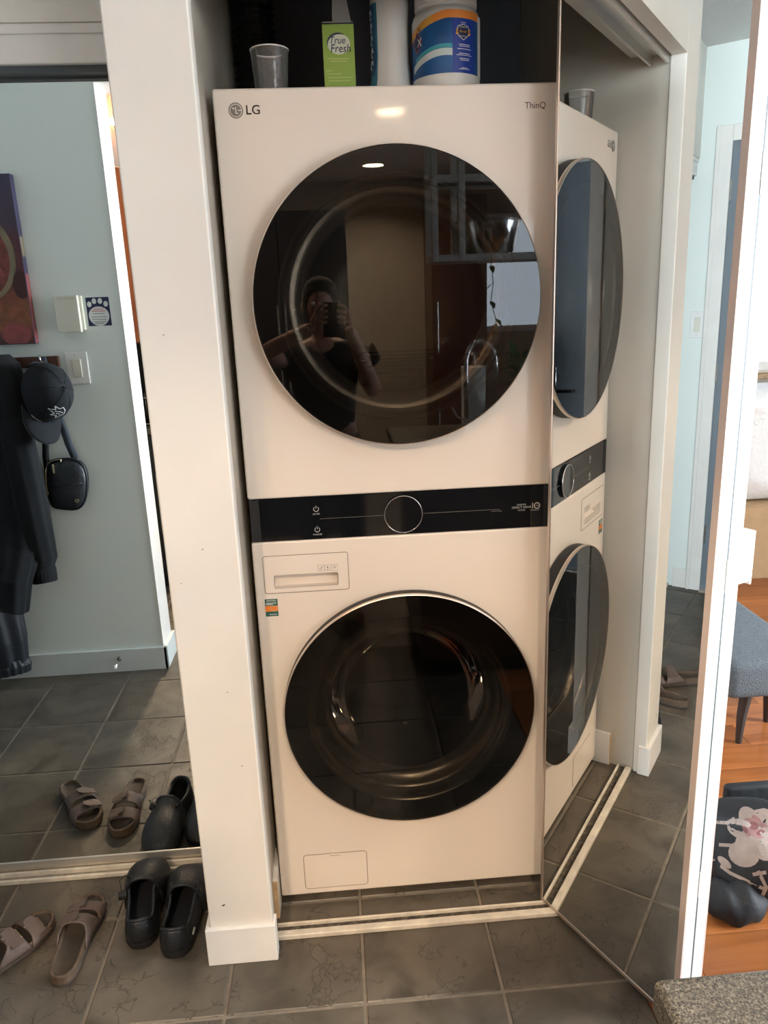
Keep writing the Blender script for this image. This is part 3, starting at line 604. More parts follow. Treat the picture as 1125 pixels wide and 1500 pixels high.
# wipes tub
tc_ = Vector((.1315, .140, ZT_)); TR_ = .0705
c = thing('wipes_tub', 'white wipes tub with a blue label and orange ribbon', 'tub', tc_)
obj('tub', lathe(bmesh.new(), [(0, 0), (.066, 0), (.0695, .004), (TR_, .012), (TR_, .148), (.066, .160), (.060, .166), (.060, .170), (0, .170)], 'Z', tc_, 96), 'jug', c, SM)
obj('lid', lathe(bmesh.new(), [(0, .170), (.063, .170), (.064, .174), (.064, .195), (.060, .200), (0, .201)], 'Z', tc_, 64), 'white', c, SM)
def cyl(a, z, off=.0004): return (tc_.x+(TR_+off)*math.sin(a), tc_.y-(TR_+off)*math.cos(a), z)
def cylp(a0, a1, f0, f1, off, n=36, m=6):
    bm = bmesh.new(); A = [a0+(a1-a0)*i/n for i in range(n+1)]
    grid(bm, [[cyl(a, f0(a)+(f1(a)-f0(a))*j/m, off) for a in A] for j in range(m+1)]); return bm
LBZ0, LBZ1 = 1.927, 2.029
M['lblue'] = mat('tub_blue', (.012, .12, .36), .35, noise=(14, 2, .45)); M['dblue'] = mat('tub_dark_blue', (.012, .045, .30), .35); M['lorange'] = mat('tub_orange', (.80, .27, .05), .4); M['lyellow'] = mat('tub_yellow', (.72, .36, .06), .4)
M['cred'] = mat('tub_red', (.50, .02, .04), .4); M['lteal'] = mat('tub_teal', (.05, .36, .44), .4)
top = lambda a: LBZ1-.004-.018*max(0, -a-.1)**1.3*1.0
lb = obj('label', cylp(-1.75, .98, lambda a: LBZ0, lambda a: top(a), .0004), 'lblue', c, True)
obj('orange_ribbon', cylp(-.55, .98, lambda a: top(a), lambda a: top(a)+.0145, .0006), 'lorange', lb, True); obj('yellow_ribbon', cylp(-1.6, -.55, lambda a: top(a), lambda a: top(a)+.0145, .0006), 'lyellow', lb, True)
obj('dark_panel', cylp(.03, .80, lambda a: LBZ0+.0005, lambda a: top(a)-.002, .0007), 'dblue', lb, True)
obj('info_panel', cylp(.98, 1.5, lambda a: LBZ0+.0, lambda a: top(a)+.012, .0005), M['white'], lb, True)
wv = lambda a: 1.955+.020*math.sin((a+1.3)*1.4)
obj('wave', cylp(-1.35, .03, lambda a: wv(a)-.016, lambda a: wv(a)-.003, .0007), mat('wave_white', (.55, .66, .68), .4), lb, True); obj('wave', cylp(-1.2, .03, lambda a: wv(a)-.002, lambda a: wv(a)+.005, .0007), 'lteal', lb, True)
bvh = None
def cyltext(body, size, a0, z0, mtl, xs=1.0, off=.0010, rot=0): return obj('lettering', text_bm(body, size, lambda x, y, d: cyl(a0+x/TR_, z0+y+rot*x, off+d), .0001, xs=xs), mtl, lb)
em = [(-.013, 0), (-.0115, .009), (0, .0125), (.0115, .009), (.013, 0), (.010, -.008), (0, -.0145), (-.010, -.008)]
def cylpoly(pts, a0, z0, off, k=1.0):
    bm = bmesh.new(); c0_ = bm.verts.new(cyl(a0, z0, off)); P = [bm.verts.new(cyl(a0+p[0]*k/TR_, z0+p[1]*k, off)) for p in pts]
    for i in range(len(P)): bm.faces.new((c0_, P[i], P[(i+1) % len(P)]))
    return bm
obj('emblem', cylpoly(em, .36, 2.001, .0012, 1.08), mat('emblem_pale', (.6, .62, .66), .4), lb); obj('emblem', cylpoly(em, .36, 2.001, .0014, .96), 'navy', lb)
obj('emblem_band', cylpoly([(-.0165, -.0052), (.0165, -.0052), (.0155, .0052), (-.0155, .0052)], .36, 2.0005, .0016), 'lyellow', lb)
cyltext('CLOROMAX', .0072, .36, 2.0005, 'darkprint', .82, .0019); cyltext('POWERED BY', .0028, .36, 2.0085, 'white', 1, .0018); cyltext('TECHNOLOGY', .0026, .36, 1.9925, 'white', 1, .0018); cyltext('USE WITH', .0026, .36, 2.0165, 'white', 1, .0012)
for zz, hw in ((1.978, .013), (1.975, .012), (1.970, .016), (1.962, .013), (1.959, .018), (1.953, .012), (1.950, .010), (1.936, .007), (1.934, .012)):
    obj('text_line', cylp(.40-hw/TR_, .40+hw/TR_, lambda a: zz-.0005, lambda a: zz+.0005, .0011, 8, 1), 'white', lb)
obj('diamond', cylpoly([(-.016, 0), (0, .020), (.016, 0), (0, -.020)], -1.12, 1.992, .0010), 'cred', lb); obj('diamond', cylpoly([(-.014, 0), (0, .0175), (.014, 0), (0, -.0175)], -1.12, 1.992, .0012), 'navy', lb)
cyltext('X', .022, -1.0, 1.990, 'white', .9, .0014); cyltext('75', .011, -1.02, 2.013, 'darkprint', 1, .0014)
# flexible vent duct
M['foil'] = mat('black_foil', (.05, .052, .056), .22, .7, bump=(70, .8))
bm = bmesh.new(); pr = []
for i in range(61): z = i*.0093; pr.append((.050+(.006 if i % 2 else -.004)+.002*math.sin(i*1.7), z))
lathe(bm, pr, 'Z', (-.297, .62, ZT_+.001), 40); tag(obj('vent_duct', bm, 'foil', None, True), 'crinkled black foil vent duct rising behind the clear cup', 'duct')

# ================================================================== FOOTWEAR
def foot_outline(L, n=28, side=1):
    """half widths of a sole along its length, heel 0 to toe 1; side=+1 right foot"""
    ks = [(0, 0, 0), (.02, .019, .019), (.08, .030, .030), (.2, .034, .034), (.4, .031, .036), (.55, .036, .042), (.68, .044, .046), (.8, .046, .043), (.9, .040, .034), (.96, .028, .022), (1, 0, 0)]
    def at(t):
        for a, b in zip(ks[:-1], ks[1:]):
            if t <= b[0]:
                s = (t-a[0])/(b[0]-a[0])
                if a[0] == 0: s = math.sqrt(s)
                if b[0] == 1: s = 1-math.sqrt(max(0, 1-s))
                return a[1]+(b[1]-a[1])*s, a[2]+(b[2]-a[2])*s
        return 0, 0
    T_ = [.5-.5*math.cos(PI*i/n) for i in range(n+1)]; out = []
    k = L/.27
    for t in T_: i_, o_ = at(t); out.append((t*L, -i_*k, o_*k) if side > 0 else (t*L, -o_*k, i_*k))
    return out
M['cork'] = mat('worn_cork', (.13, .085, .055), .85, noise=(60, 5, .4)); M['leather'] = mat('taupe_leather', (.125, .088, .075), .6, noise=(25, 5, .25), bump=(120, .15))
M['footbed'] = mat('dark_footbed', (.040, .030, .023), .8, noise=(14, 4, .5), col2=(.075, .055, .038)); M['sole'] = mat('dark_sole', (.05, .04, .035), .8)
M['buckle'] = mat('bronze_buckle', (.45, .30, .18), .3, .9)
def sandal(label, heel, toe, side):
    heel, toe = Vector((*heel, 0)), Vector((*toe, 0)); L = (toe-heel).length; rz = math.atan2(toe.y-heel.y, toe.x-heel.x)
    s = thing('sandal', label, 'sandal', heel, (0, 0, rz), 'two-strap sandals on the hall floor'); OL = foot_outline(L, 28, side)
    # sole: outline ring points (x along, y across; left is +y)
    ring = [(x, -b) for x, a, b in OL]+[(x, -a) for x, a, b in OL[::-1][1:-1]]
    cen = Vector((L*.5, 0))
    def off(p, d): v = Vector(p)-Vector((p[0]*.8+.1*L, 0)); v = Vector(p)-Vector((min(max(p[0], .12*L), .85*L), 0)); return (p[0]-v.x/max(v.length, 1e-4)*d, p[1]-v.y/max(v.length, 1e-4)*d)
    bm = bmesh.new(); R_ = grid(bm, [[(*off(p, i_), z) for p in ring] for i_, z in ((.003, 0), (0, .003), (0, .009))], closed_v=True); bm.faces.new(R_[0]); obj('outsole', bm, 'sole', s, SM, True)
    bm = bmesh.new(); grid(bm, [[(*off(p, i_), z) for p in ring] for i_, z in ((0, .009), (.0005, .018), (0, .028), (.002, .031), (.005, .031), (.008, .026))], closed_v=True); obj('cork_rim', bm, 'cork', s, SM, True)
    bm = bmesh.new(); rows = []
    for x, a, b in OL[1:-1]:
        row = []
        for j in range(11):
            t = j/10; yy = -b+.007+(b-a-.014)*t if (b-a) > .016 else -(a+b)/2; q = abs(2*t-1)
            bed = .020+.007*q**3+.004*math.exp(-((x/L-.68)/.04)**2)*(1-q*q)*1.0+.005*max(0, x/L-.9)*10*.3; row.append((min(max(x, .008), L-.008), yy, bed))
        rows.append(row)
    grid(bm, rows); obj('footbed', bm, 'footbed', s, True, True)
    # straps: leather rising from both sides, joined low, split over the instep
    def half(t):
        x = t*L; k = min(range(len(OL)), key=lambda i: abs(OL[i][0]-x)); return OL[k][1], OL[k][2]
    def hgt(t): return .070-.030*(t-.40)/.45
    bm = bmesh.new()
    def strapgrid(ts0, ts1, name, u0=0.0, u1=1.0):
        bm = bmesh.new(); N_ = 20; K = 8; P = []
        for i in range(N_+1):
            u = u0+(u1-u0)*i/N_; q = abs(2*u-1); row = []
            for k in range(K+1):
                f = k/K; a_ = ts0(q); b_ = ts1(q); t = a_+(b_-a_)*f; A, Bv = half(t); m_ = (A+Bv)/2; hw = (Bv-A)/2+.002; ang = PI*u
                ce, se = math.cos(ang), math.sin(ang); yy = m_-hw*math.copysign(abs(ce)**.75, ce)
                row.append((t*L, -yy, .016+(hgt(t)-.016)*abs(se)**.8))
            P.append(row)
        grid(bm, P); o = obj(name, bm, 'leather', s, True, True); md = o.modifiers.new('t', 'SOLIDIFY'); md.thickness = .0032; md.offset = 0; apply_mods(o); return o
    flare = lambda q, lo, hi: lo+(hi-lo)*max(0, (q-.45)/.55)**1.2
    s1 = strapgrid(lambda q: flare(q, .47, .34), lambda q: flare(q, .62, .655), 'strap'); s2 = strapgrid(lambda q: flare(q, .69, .655), lambda q: flare(q, .83, .90), 'strap')
    for st_, t in ((s1, .545), (s2, .76)):
        A, Bv = half(t); m_ = (A+Bv)/2; hw = (Bv-A)/2
        yc = -m_ + (hw*.45 if side < 0 else -hw*.45)*1.0; zc = .016+(hgt(t)-.016)*.93+.003; tl = (-.42 if yc > -m_ else .42)
        def bp(x, y): return (t*L+x, yc+y*math.cos(tl), zc-y*math.sin(-tl))
        w_, h_ = .017, .012
        obj('buckle', tube(bmesh.new(), [bp(-w_, -h_), bp(w_, -h_), bp(w_, h_), bp(-w_, h_)], .0016, 6, True), 'buckle', st_, False, True)
        obj('buckle_pin', tube(bmesh.new(), [bp(0, -h_), bp(0, h_*1.15)], .0013, 6), 'buckle', st_, False, True)
        obj('strap_end', prism(bmesh.new(), [(-.014, -.028), (.014, -.028), (.014, .020), (.008, .026), (-.008, .026), (-.014, .020)], lambda p: Vector(bp(*p))+Vector((0, 0, .0)), lambda p: Vector(bp(*p))+Vector((0, 0, .0022))), 'leather', st_, False, True)
    return s
sandal('taupe two-strap leather sandal lying right beside the black shoes', (-.838, -.195), (-.838, .065), -1)
sandal('taupe two-strap leather sandal farther from the black shoes', (-1.072, -.205), (-.922, .010), 1)
M['shoe'] = mat('black_leather', (.016, .018, .022), .42, noise=(30, 4, .3), bump=(160, .2)); M['shoein'] = mat('shoe_lining', (.006, .007, .012), .9); M['shoesole'] = mat('black_rubber', (.012, .012, .013), .6); M['tab'] = mat('grey_tab', (.30, .29, .27), .5)
def shoe(label, heel, toe, side, dial):
    heel, toe = Vector((*heel, 0)), Vector((*toe, 0)); L = (toe-heel).length; rz = math.atan2(toe.y-heel.y, toe.x-heel.x)
    s = thing('shoe', label, 'shoe', heel, (0, 0, rz), 'black shoes beside the wall end'); OL = [(x, a*1.17, b*1.17) for x, a, b in foot_outline(L, 36, side)]
    ring = [(x, -b) for x, a, b in OL]+[(x, -a) for x, a, b in OL[::-1][1:-1]]
    def off(p, d): v = Vector(p)-Vector((min(max(p[0], .12*L), .85*L), 0)); return (p[0]-v.x/max(v.length, 1e-4)*d, p[1]-v.y/max(v.length, 1e-4)*d)
    bm = bmesh.new(); R_ = grid(bm, [[(*off(p, i_), z+(.012*max(0, p[0]/L-.75)**2*8 if z < .02 else .012*max(0, p[0]/L-.75)**2*8)) for p in ring] for i_, z in ((.006, 0), (.001, .003), (-.001, .012), (0, .022), (.004, .024))], closed_v=True); bm.faces.new(R_[0]); bm.faces.new(R_[-1][::-1]); obj('outsole', bm, 'shoesole', s, SM, True)
    def half(t):
        x = t*L
        for p, q in zip(OL[:-1], OL[1:]):
            if x <= q[0]: k = (x-p[0])/max(1e-6, q[0]-p[0]); return p[1]+(q[1]-p[1])*k, p[2]+(q[2]-p[2])*k
        return 0, 0
    # quarters: wall around the heel, open on top
    P = []; tv = .56; NA = 40
    path = []
    for i in range(NA+1):
        u = -1+2*i/NA; t = tv*abs(u)**1.35; A, Bv = half(max(t, .001)); path.append((t, -Bv if u < 0 else -A, u))
    for z_ in range(9):
        f = z_/8; row = []
        for t, y_, u in path:
            top = .068+.014*math.exp(-(t/.09)**2)-.010*math.sin(PI*min(1, t/.45))+.016*max(0, (t-.38)/.18); lean = .11*f*f+(.10*f*f if t > .1 else .03*f); m_ = -(half(max(t, .02))[0]+half(max(t, .02))[1])/2
            bulge = 1+.05*math.sin(PI*f)
            x_ = t*L+(.010*math.sin(PI*f*.9)*-1+.008*f)*(1-min(1, t/.12)) ; row.append((x_, m_+(y_-m_)*(bulge-lean*1.3), .020+(top-.020)*f))
        P.append(row)
    bm = bmesh.new(); grid(bm, P); q_ = obj('quarter', bm, 'shoe', s, True, True); md = q_.modifiers.new('t', 'SOLIDIFY'); md.thickness = .005; md.offset = -1; apply_mods(q_)
    obj('collar', tube(bmesh.new(), [Vector(p)+Vector((0, 0, .001)) for p in P[-1]], .0042, 8), 'shoe', q_, True, True)
    # vamp: arch from the tongue to the toe
    P = []
    for i in range(25):
        t = tv-.10+(1-tv+.10)*math.sin(PI/2*i/24)**1.0; t = min(t, .9985); A, Bv = half(t); m_ = -(A+Bv)/2; hw = (Bv-A)/2; g = (t-tv+.1)/(1-tv+.1)
        hh = .020+(.100-.020)*(1-g)**.75*(1-.18*math.sin(PI*g))+.030*math.sin(PI*min(1, g))*(g)**.7; hh = max(.020+hw*.55*math.sqrt(max(0, 1-g)), hh if g < .97 else .022)
        row = []
        for j in range(21):
            ph = PI*j/20; cs, sn = math.cos(ph), math.sin(ph); row.append((t*L, m_+hw*1.015*math.copysign(abs(cs)**.72, cs), .018+(hh-.018)*abs(sn)**.85+.012*max(0, t-.75)**2*8))
        P.append(row)
    bm = bmesh.new(); grid(bm, P); v_ = obj('vamp', bm, 'shoe', s, True, True); md = v_.modifiers.new('t', 'SOLIDIFY'); md.thickness = .004; md.offset = -1; apply_mods(v_)
    def surf(i, j, up=.002): p = Vector(P[i][j]); c_ = Vector((p.x, 0, .02)); return p+(p-c_).normalized()*up
    for i in (2, 4, 6, 8): obj('lace', tube(bmesh.new(), [surf(i+(1 if j % 2 else 0)*0, j, .0022) for j in range(6, 15)], .0016, 6), 'shoesole', v_, True, True)
    obj('toe_seam', tube(bmesh.new(), [surf(13+int(4*math.sin(PI*j/20)), j, .0008) for j in range(1, 20)], .0009, 5), 'shoesole', v_, True, True)
    obj('tongue', tube(bmesh.new(), [surf(0, j, .001) for j in range(3, 18)], .0045, 8), 'shoe', v_, True, True)
    bm = bmesh.new(); rows = []
    for x, a, b in OL[2:26]: rows.append([(x, -b+.006+(b-a-.012)*j/6, .027) for j in range(7)])
    grid(bm, rows); obj('insole', bm, 'shoein', s, True, True)
    if not dial: obj('heel_tab', B(.030, .050, -.0445, -.0405, .040, .0435), 'tab', q_, False, True)
    if dial:
        A, Bv = half(.42); yy = -A+.002
        obj('lace_dial', lathe(bmesh.new(), [(0, yy+.014), (.010, yy+.014), (.011, yy+.012), (.011, yy-.006)], 'Y', (.45*L, 0, .062), 20), 'shoesole', q_, SM, True)
        obj('lace_loop', tube(bmesh.new(), [(.46*L, yy+.006, .07), (.50*L, yy+.010, .095), (.54*L, yy-.004, .10), (.55*L, yy-.012, .086)], .0011, 6), 'shoesole', q_, True, True)
    return s
shoe('black leather shoe nearer the sandals with a lace dial on its side', (-.676, -.108), (-.712, .165), -1, True)
shoe('black leather shoe right against the white wall end', (-.590, -.145), (-.586, .130), 1, False)

# ================================================================== HALL WALL: PICTURE, SWITCHES, COATS
YW = -1.04
def facing(cx, cz, y): return lambda a, b, c: (cx-a, y+c, cz+b)      # lettering that reads from the hall side
M['canvas_edge'] = mat('canvas_blue', (.055, .045, .11), .7, noise=(5, 3, .5))
def picture_mat():
    m = bpy.data.materials.new('still_life_print'); m.use_nodes = True; nt = m.node_tree; p = nt.nodes['Principled BSDF']; L = nt.links.new
    tc = nt.nodes.new('ShaderNodeTexCoord'); sp = nt.nodes.new('ShaderNodeSeparateXYZ'); L(tc.outputs['Object'], sp.inputs[0])
    n = nt.nodes.new('ShaderNodeTexNoise'); n.inputs['Scale'].default_value = 7; n.inputs['Detail'].default_value = 5; n.inputs['Distortion'].default_value = 1.5; L(tc.outputs['Object'], n.inputs['Vector'])
    mr = nt.nodes.new('ShaderNodeMath'); mr.operation = 'MULTIPLY_ADD'; mr.inputs[1].default_value = .22; L(n.outputs['Fac'], mr.inputs[0]); L(sp.outputs['Z'], mr.inputs[2])
    r = nt.nodes.new('ShaderNodeValToRGB'); e = r.color_ramp.elements; e[0].position = 0; e[0].color = (.055, .02, .022, 1); e[1].position = 1; e[1].color = (.05, .042, .085, 1)
    for q, c in ((.16, (.20, .05, .03, 1)), (.26, (.22, .075, .04, 1)), (.40, (.09, .02, .02, 1)), (.62, (.10, .03, .04, 1)), (.76, (.06, .04, .07, 1))): a = e.new(q); a.color = c
    ad = nt.nodes.new('ShaderNodeMapRange'); ad.inputs[1].default_value = 1.48; ad.inputs[2].default_value = 2.09; L(mr.outputs[0], ad.inputs[0]); L(ad.outputs[0], r.inputs[0])
    L(r.outputs[0], p.inputs['Base Color']); p.inputs['Roughness'].default_value = .55; return m
M['print'] = picture_mat()
pc = thing('canvas_picture', 'red and purple still life canvas hanging above the coat rack', 'picture', (-1.55, YW, 1.387))
obj('canvas', B(-1.850, -1.250, YW+.001, YW+.034, 1.387, 1.981, bev=.002), 'canvas_edge', pc)
obj('printed_face', B(-1.848, -1.252, YW+.0335, YW+.0348, 1.389, 1.979), 'print', pc)
M['jarred'] = mat('printed_red', (.23, .055, .045), .5, noise=(40, 4, .5)); M['jarrim'] = mat('printed_sand', (.24, .19, .12), .5, noise=(20, 3, .3)); M['jardark'] = mat('printed_maroon', (.05, .012, .012), .5); M['jarpink'] = mat('printed_pink', (.30, .07, .07), .5, noise=(30, 3, .3))
def flat(pts, y, m, nm):
    bm = bmesh.new(); bm.faces.new([bm.verts.new((p[0], y, p[1])) for p in pts]); obj(nm, bm, m, pc)
clip = lambda pts: [(min(p[0], -1.2525), max(min(p[1], 1.9785), 1.3895)) for p in pts]
flat(clip(ellipse(-1.40, 1.70, .125, .155, 32)), YW+.0350, 'jarrim', 'painted_rim'); flat(clip(ellipse(-1.405, 1.695, .108, .137, 32)), YW+.0351, 'jarred', 'painted_jar')
for cx, cz, rx, rz, k in ((-1.365, 1.70, .012, .040, 0), (-1.34, 1.655, .010, .03, .6), (-1.39, 1.745, .010, .028, -.5), (-1.385, 1.64, .01, .03, -.4)): flat(ellipse(cx, cz, rx, rz, 16, k), YW+.0352, 'jarpink', 'painted_leaf')
flat(clip(ellipse(-1.385, 1.488, .14, .055, 28, -.15)), YW+.0351, mat('printed_orange', (.27, .09, .04), .5, noise=(30, 4, .4)), 'painted_dish'); flat(ellipse(-1.40, 1.515, .028, .010, 16, -.2), YW+.0352, 'jardark', 'painted_shadow')
flat(clip(ellipse(-1.315, 1.425, .055, .042, 24)), YW+.0352, 'jarpink', 'painted_jar'); flat(clip(ellipse(-1.27, 1.60, .03, .05, 20)), YW+.0350, 'jardark', 'painted_shadow')
obj('edge_print', B(-1.2504, -1.2496, YW+.004, YW+.032, 1.39, 1.64), 'jarpink', pc); obj('edge_print', B(-1.2504, -1.2496, YW+.004, YW+.032, 1.70, 1.77), 'jarrim', pc)
# intercom, notice, switches
ic = thing('wall_intercom', 'cream wall intercom box beside the paw print notice', 'intercom', (-1.117, YW, 1.424))
obj('base', B(-1.162, -1.066, YW, YW+.018, 1.430, 1.555, bev=.002), 'ivory', ic); obj('cover', B(-1.163, -1.075, YW+.018, YW+.036, 1.423, 1.557, bev=.003), 'ivory', ic)
for k in range(5): obj('grille_slot', B(-1.148+k*.013, -1.142+k*.013, YW+.0358, YW+.0365, 1.545, 1.547), 'greyprint', ic)
nt_ = thing('paw_notice', 'navy sticker with a white paw print notice', 'sticker', (-1.013, YW, 1.443))
obj('sheet', B(-1.056, -.970, YW, YW+.001, 1.443, 1.548), 'navy', nt_)
bm = bmesh.new(); bm.faces.new([bm.verts.new((p[0], YW+.0013, p[1])) for p in [(-1.013+.038*math.cos(a)*(1+.06*math.sin(a)), 1.478+.036*math.sin(a)) for a in [i*PI/16 for i in range(32)]]])
for cx, cz in ((-1.044, 1.523), (-1.025, 1.534), (-1.003, 1.534), (-.983, 1.523)): bm.faces.new([bm.verts.new((p[0], YW+.0013, p[1])) for p in ellipse(cx, cz, .0085, .0105, 16)])
obj('paw_print', bm, mat('paw_white', (.70, .72, .72), .6), nt_)
for zz, hw, m_ in ((1.504, .020, 'cred'), (1.497, .026, 'cred'), (1.488, .022, 'greyprint'), (1.476, .028, 'greyprint'), (1.467, .028, 'greyprint'), (1.458, .026, 'greyprint'), (1.452, .018, 'greyprint')): obj('text_line', B(-1.013-hw, -1.013+hw, YW+.0012, YW+.0016, zz-.0011, zz+.0011), m_, nt_)
def switch(label, f):
    o = thing('light_switch', label, 'light switch', f(0, 0, 0))
    def fb(a0, a1, b0, b1, d0, d1, bev):
        P, Q = f(a0, b0, d0), f(a1, b1, d1); return B(*[w for k in range(3) for w in (min(P[k], Q[k]), max(P[k], Q[k]))], bev=bev)
    obj('plate', fb(-.042, .042, -.061, .061, 0, .006, .0025), 'white', o); obj('rocker', fb(-.017, .017, -.034, .034, .005, .0095, .002), 'ivory', o)
    for s in (-1, 1): P = f(0, .049*s, .006); obj('screw', fb(-.003, .003, .049*s-.003, .049*s+.003, .005, .0068, .001), 'ivory', o)
switch('white rocker light switch on the coat wall below the intercom', lambda a, b, d: (-1.120+a, YW+d, 1.288+b))
switch('white rocker light switch between entry door casing and closet', lambda a, b, d: (-2.05+d, .094+a*.75, 1.322+b))
ds = thing('door_stop', 'small metal spring door stop on the coat wall baseboard', 'door stop', (-1.114, -1.026, .06))
obj('plate', lathe(bmesh.new(), [(0, -1.026), (.011, -1.026), (.010, -1.020), (0, -1.019)], 'Y', (-1.114, 0, .062), 20), 'steel', ds, SM); obj('rod', tube(bmesh.new(), [(-1.114, -1.022, .062), (-1.114, -.96, .058)], .0042, 10), 'chrome', ds, True); obj('tip', lathe(bmesh.new(), [(0, -.962), (.007, -.962), (.008, -.955), (.006, -.948), (0, -.947)], 'Y', (-1.114, 0, .0575), 16), 'white', ds, True)
rk = thing('coat_rack', 'dark wooden coat rack board with metal hooks under the picture', 'coat rack', (-1.47, YW, 1.306))
obj('board', B(-1.78, -1.184, YW, YW+.018, 1.296, 1.338, bev=.002), 'darkcab', rk)
for hx in (-1.236, -1.40, -1.66): obj('hook', tube(bmesh.new(), [(hx, YW+.018, 1.325), (hx, YW+.045, 1.318), (hx, YW+.058, 1.325), (hx, YW+.060, 1.345)], .0045, 8), 'steel', rk, True)
# garments
def garment(secs, folds, seed, nseg=72, rows=60, back=YW+.006):
    rnd = random.Random(seed); ph = [rnd.uniform(0, 6.28) for _ in range(6)]; P = []
    for i in range(rows+1):
        f = i/rows*(len(secs)-1); k = min(int(f), len(secs)-2); t = f-k; t = t*t*(3-2*t); S = [a+(b-a)*t for a, b in zip(secs[k], secs[k+1])]; z, cx, cy, hw, hd, am = S; row = []
        for j in range(nseg):
            a = 2*PI*j/nseg; m_ = 1+am*(math.sin(folds*a+ph[0]+z*2)*.55+math.sin((folds*2+1)*a+ph[1]-z*3)*.3+math.sin(3*a+ph[2]+z*7)*.25)
            row.append((cx+hw*m_*math.cos(a), max(back, cy+hd*m_*math.sin(a)), z+.012*am*8*math.sin(2*a+ph[3])*(i/rows)))
        P.append(row)
    bm = bmesh.new(); R_ = grid(bm, P, closed_v=True); bm.faces.new(R_[0]); bm.faces.new(R_[-1][::-1]); return bm
M['blackknit'] = mat('black_cotton', (.0032, .0042, .0065), .95, bump=(200, .2)); M['navycloth'] = mat('navy_nylon', (.004, .0062, .0115), .55, bump=(60, .15))
hd_ = thing('hooded_sweatshirt', 'black hooded sweatshirt hanging from the rack beside the cap', 'sweatshirt', (-1.42, YW, .60))
CY = YW+.075
obj('body', garment([(1.345, -1.40, YW+.045, .020, .02, .02), (1.30, -1.405, YW+.055, .075, .045, .05), (1.17, -1.40, CY, .098, .066, .07), (.95, -1.405, CY, .100, .068, .09), (.75, -1.408, CY, .102, .066, .12), (.62, -1.42, CY+.03, .098, .055, .12), (.50, -1.44, CY+.10, .085, .042, .12), (.38, -1.455, CY+.118, .075, .038, .12)], 5, 3), 'blackknit', hd_, True)
obj('hood', garment([(1.352, -1.375, YW+.06, .030, .03, .03), (1.32, -1.370, YW+.075, .060, .055, .06), (1.22, -1.362, YW+.085, .075, .066, .08), (1.13, -1.365, YW+.085, .070, .062, .08), (1.08, -1.37, YW+.08, .045, .04, .05)], 4, 8), 'blackknit', hd_, True)
sl = obj('sleeve', garment([(1.17, -1.36, CY+.02, .050, .045, .04), (1.0, -1.345, CY+.03, .062, .052, .08), (.80, -1.338, CY+.03, .062, .052, .10), (.62, -1.334, CY+.025, .060, .050, .12), (.555, -1.334, CY+.02, .058, .048, .10), (.525, -1.336, CY+.02, .047, .042, .03)], 4, 12), 'blackknit', hd_, True)
obj('cuff', garment([(.535, -1.338, CY+.02, .047, .041, .02), (.50, -1.338, CY+.02, .050, .043, .03), (.462, -1.338, CY+.02, .049, .042, .03)], 22, 14, 88, 10), 'blackknit', sl, True)
jk = thing('long_jacket', 'long dark navy jacket with a gathered hem hanging low', 'jacket', (-1.62, YW, .06))
obj('body', garment([(1.345, -1.66, YW+.045, .022, .02, .02), (1.29, -1.67, YW+.06, .085, .05, .05), (1.10, -1.685, CY, .130, .070, .06), (.80, -1.69, CY+.005, .136, .078, .07), (.58, -1.665, CY+.005, .145, .080, .09), (.40, -1.615, CY+.005, .150, .080, .10), (.22, -1.605, CY+.005, .148, .078, .11), (.12, -1.602, CY+.005, .138, .070, .10)], 5, 21), 'navycloth', jk, True)
obj('hem', garment([(.13, -1.602, CY+.005, .134, .068, .05), (.10, -1.600, CY+.005, .142, .074, .06), (.065, -1.600, CY+.005, .136, .070, .06)], 26, 22, 104, 10), 'navycloth', jk, True)
obj('sleeve', garment([(1.16, -1.78, CY+.02, .045, .045, .04), (.9, -1.80, CY+.03, .052, .05, .08), (.65, -1.81, CY+.03, .050, .048, .10), (.40, -1.81, CY+.025, .045, .042, .10), (.27, -1.81, CY+.02, .036, .034, .06)], 4, 30), 'navycloth', jk, True)
# cap
cz_ = Vector((.80, .56, .215)).normalized(); cy_ = Vector((.08, .27, -.96)); cy_ = (cy_-cz_*cy_.dot(cz_)).normalized(); cx_ = cy_.cross(cz_)
CC = Vector((-1.222, YW+.115, 1.205))
def cp(x, y, z): return CC+(cx_*x+cy_*y+cz_*z)*1.13
M['capcloth'] = mat('cap_cotton', (.005, .007, .011), .9, bump=(260, .2)); M['capgrey'] = mat('cap_lining', (.16, .165, .17), .9)
cap = thing('baseball_cap', 'dark baseball cap with a white bird emblem hanging on the rack', 'cap', CC)
P = []
for i in range(15):
    th = PI/2*i/14; row = []
    for j in range(48):
        a = 2*PI*j/48; r_ = math.cos(th)**.85; pk = 1+.10*max(0, math.sin(a))*math.sin(th); row.append(cp(.076*r_*math.cos(a), (.094 if math.sin(a) > 0 else .100)*r_*math.sin(a), (.112*math.sin(th)**.9)*pk-.004*math.cos(6*a)*0))
    P.append(row)
bm = bmesh.new(); grid(bm, P, closed_v=True); bmesh.ops.remove_doubles(bm, verts=bm.verts, dist=1e-5); bvh_cap = BVHTree.FromBMesh(bm); cr_ = obj('crown', bm, 'capcloth', cap, True)
for k in range(6): obj('seam', tube(bmesh.new(), [Vector(P[i][8*k])*1.0+(Vector(P[i][8*k])-CC).normalized()*.0006 for i in range(14)], .0011, 5), 'capcloth', cr_, True)
obj('top_button', lathe(bmesh.new(), [(0, .004), (.005, .003), (.006, 0)], 'Z', (0, 0, 0), 12), 'capcloth', cr_, True).matrix_basis = Matrix.Translation(cp(0, 0, .112)) @ Matrix((cx_, cy_, cz_)).transposed().to_4x4()
P = []
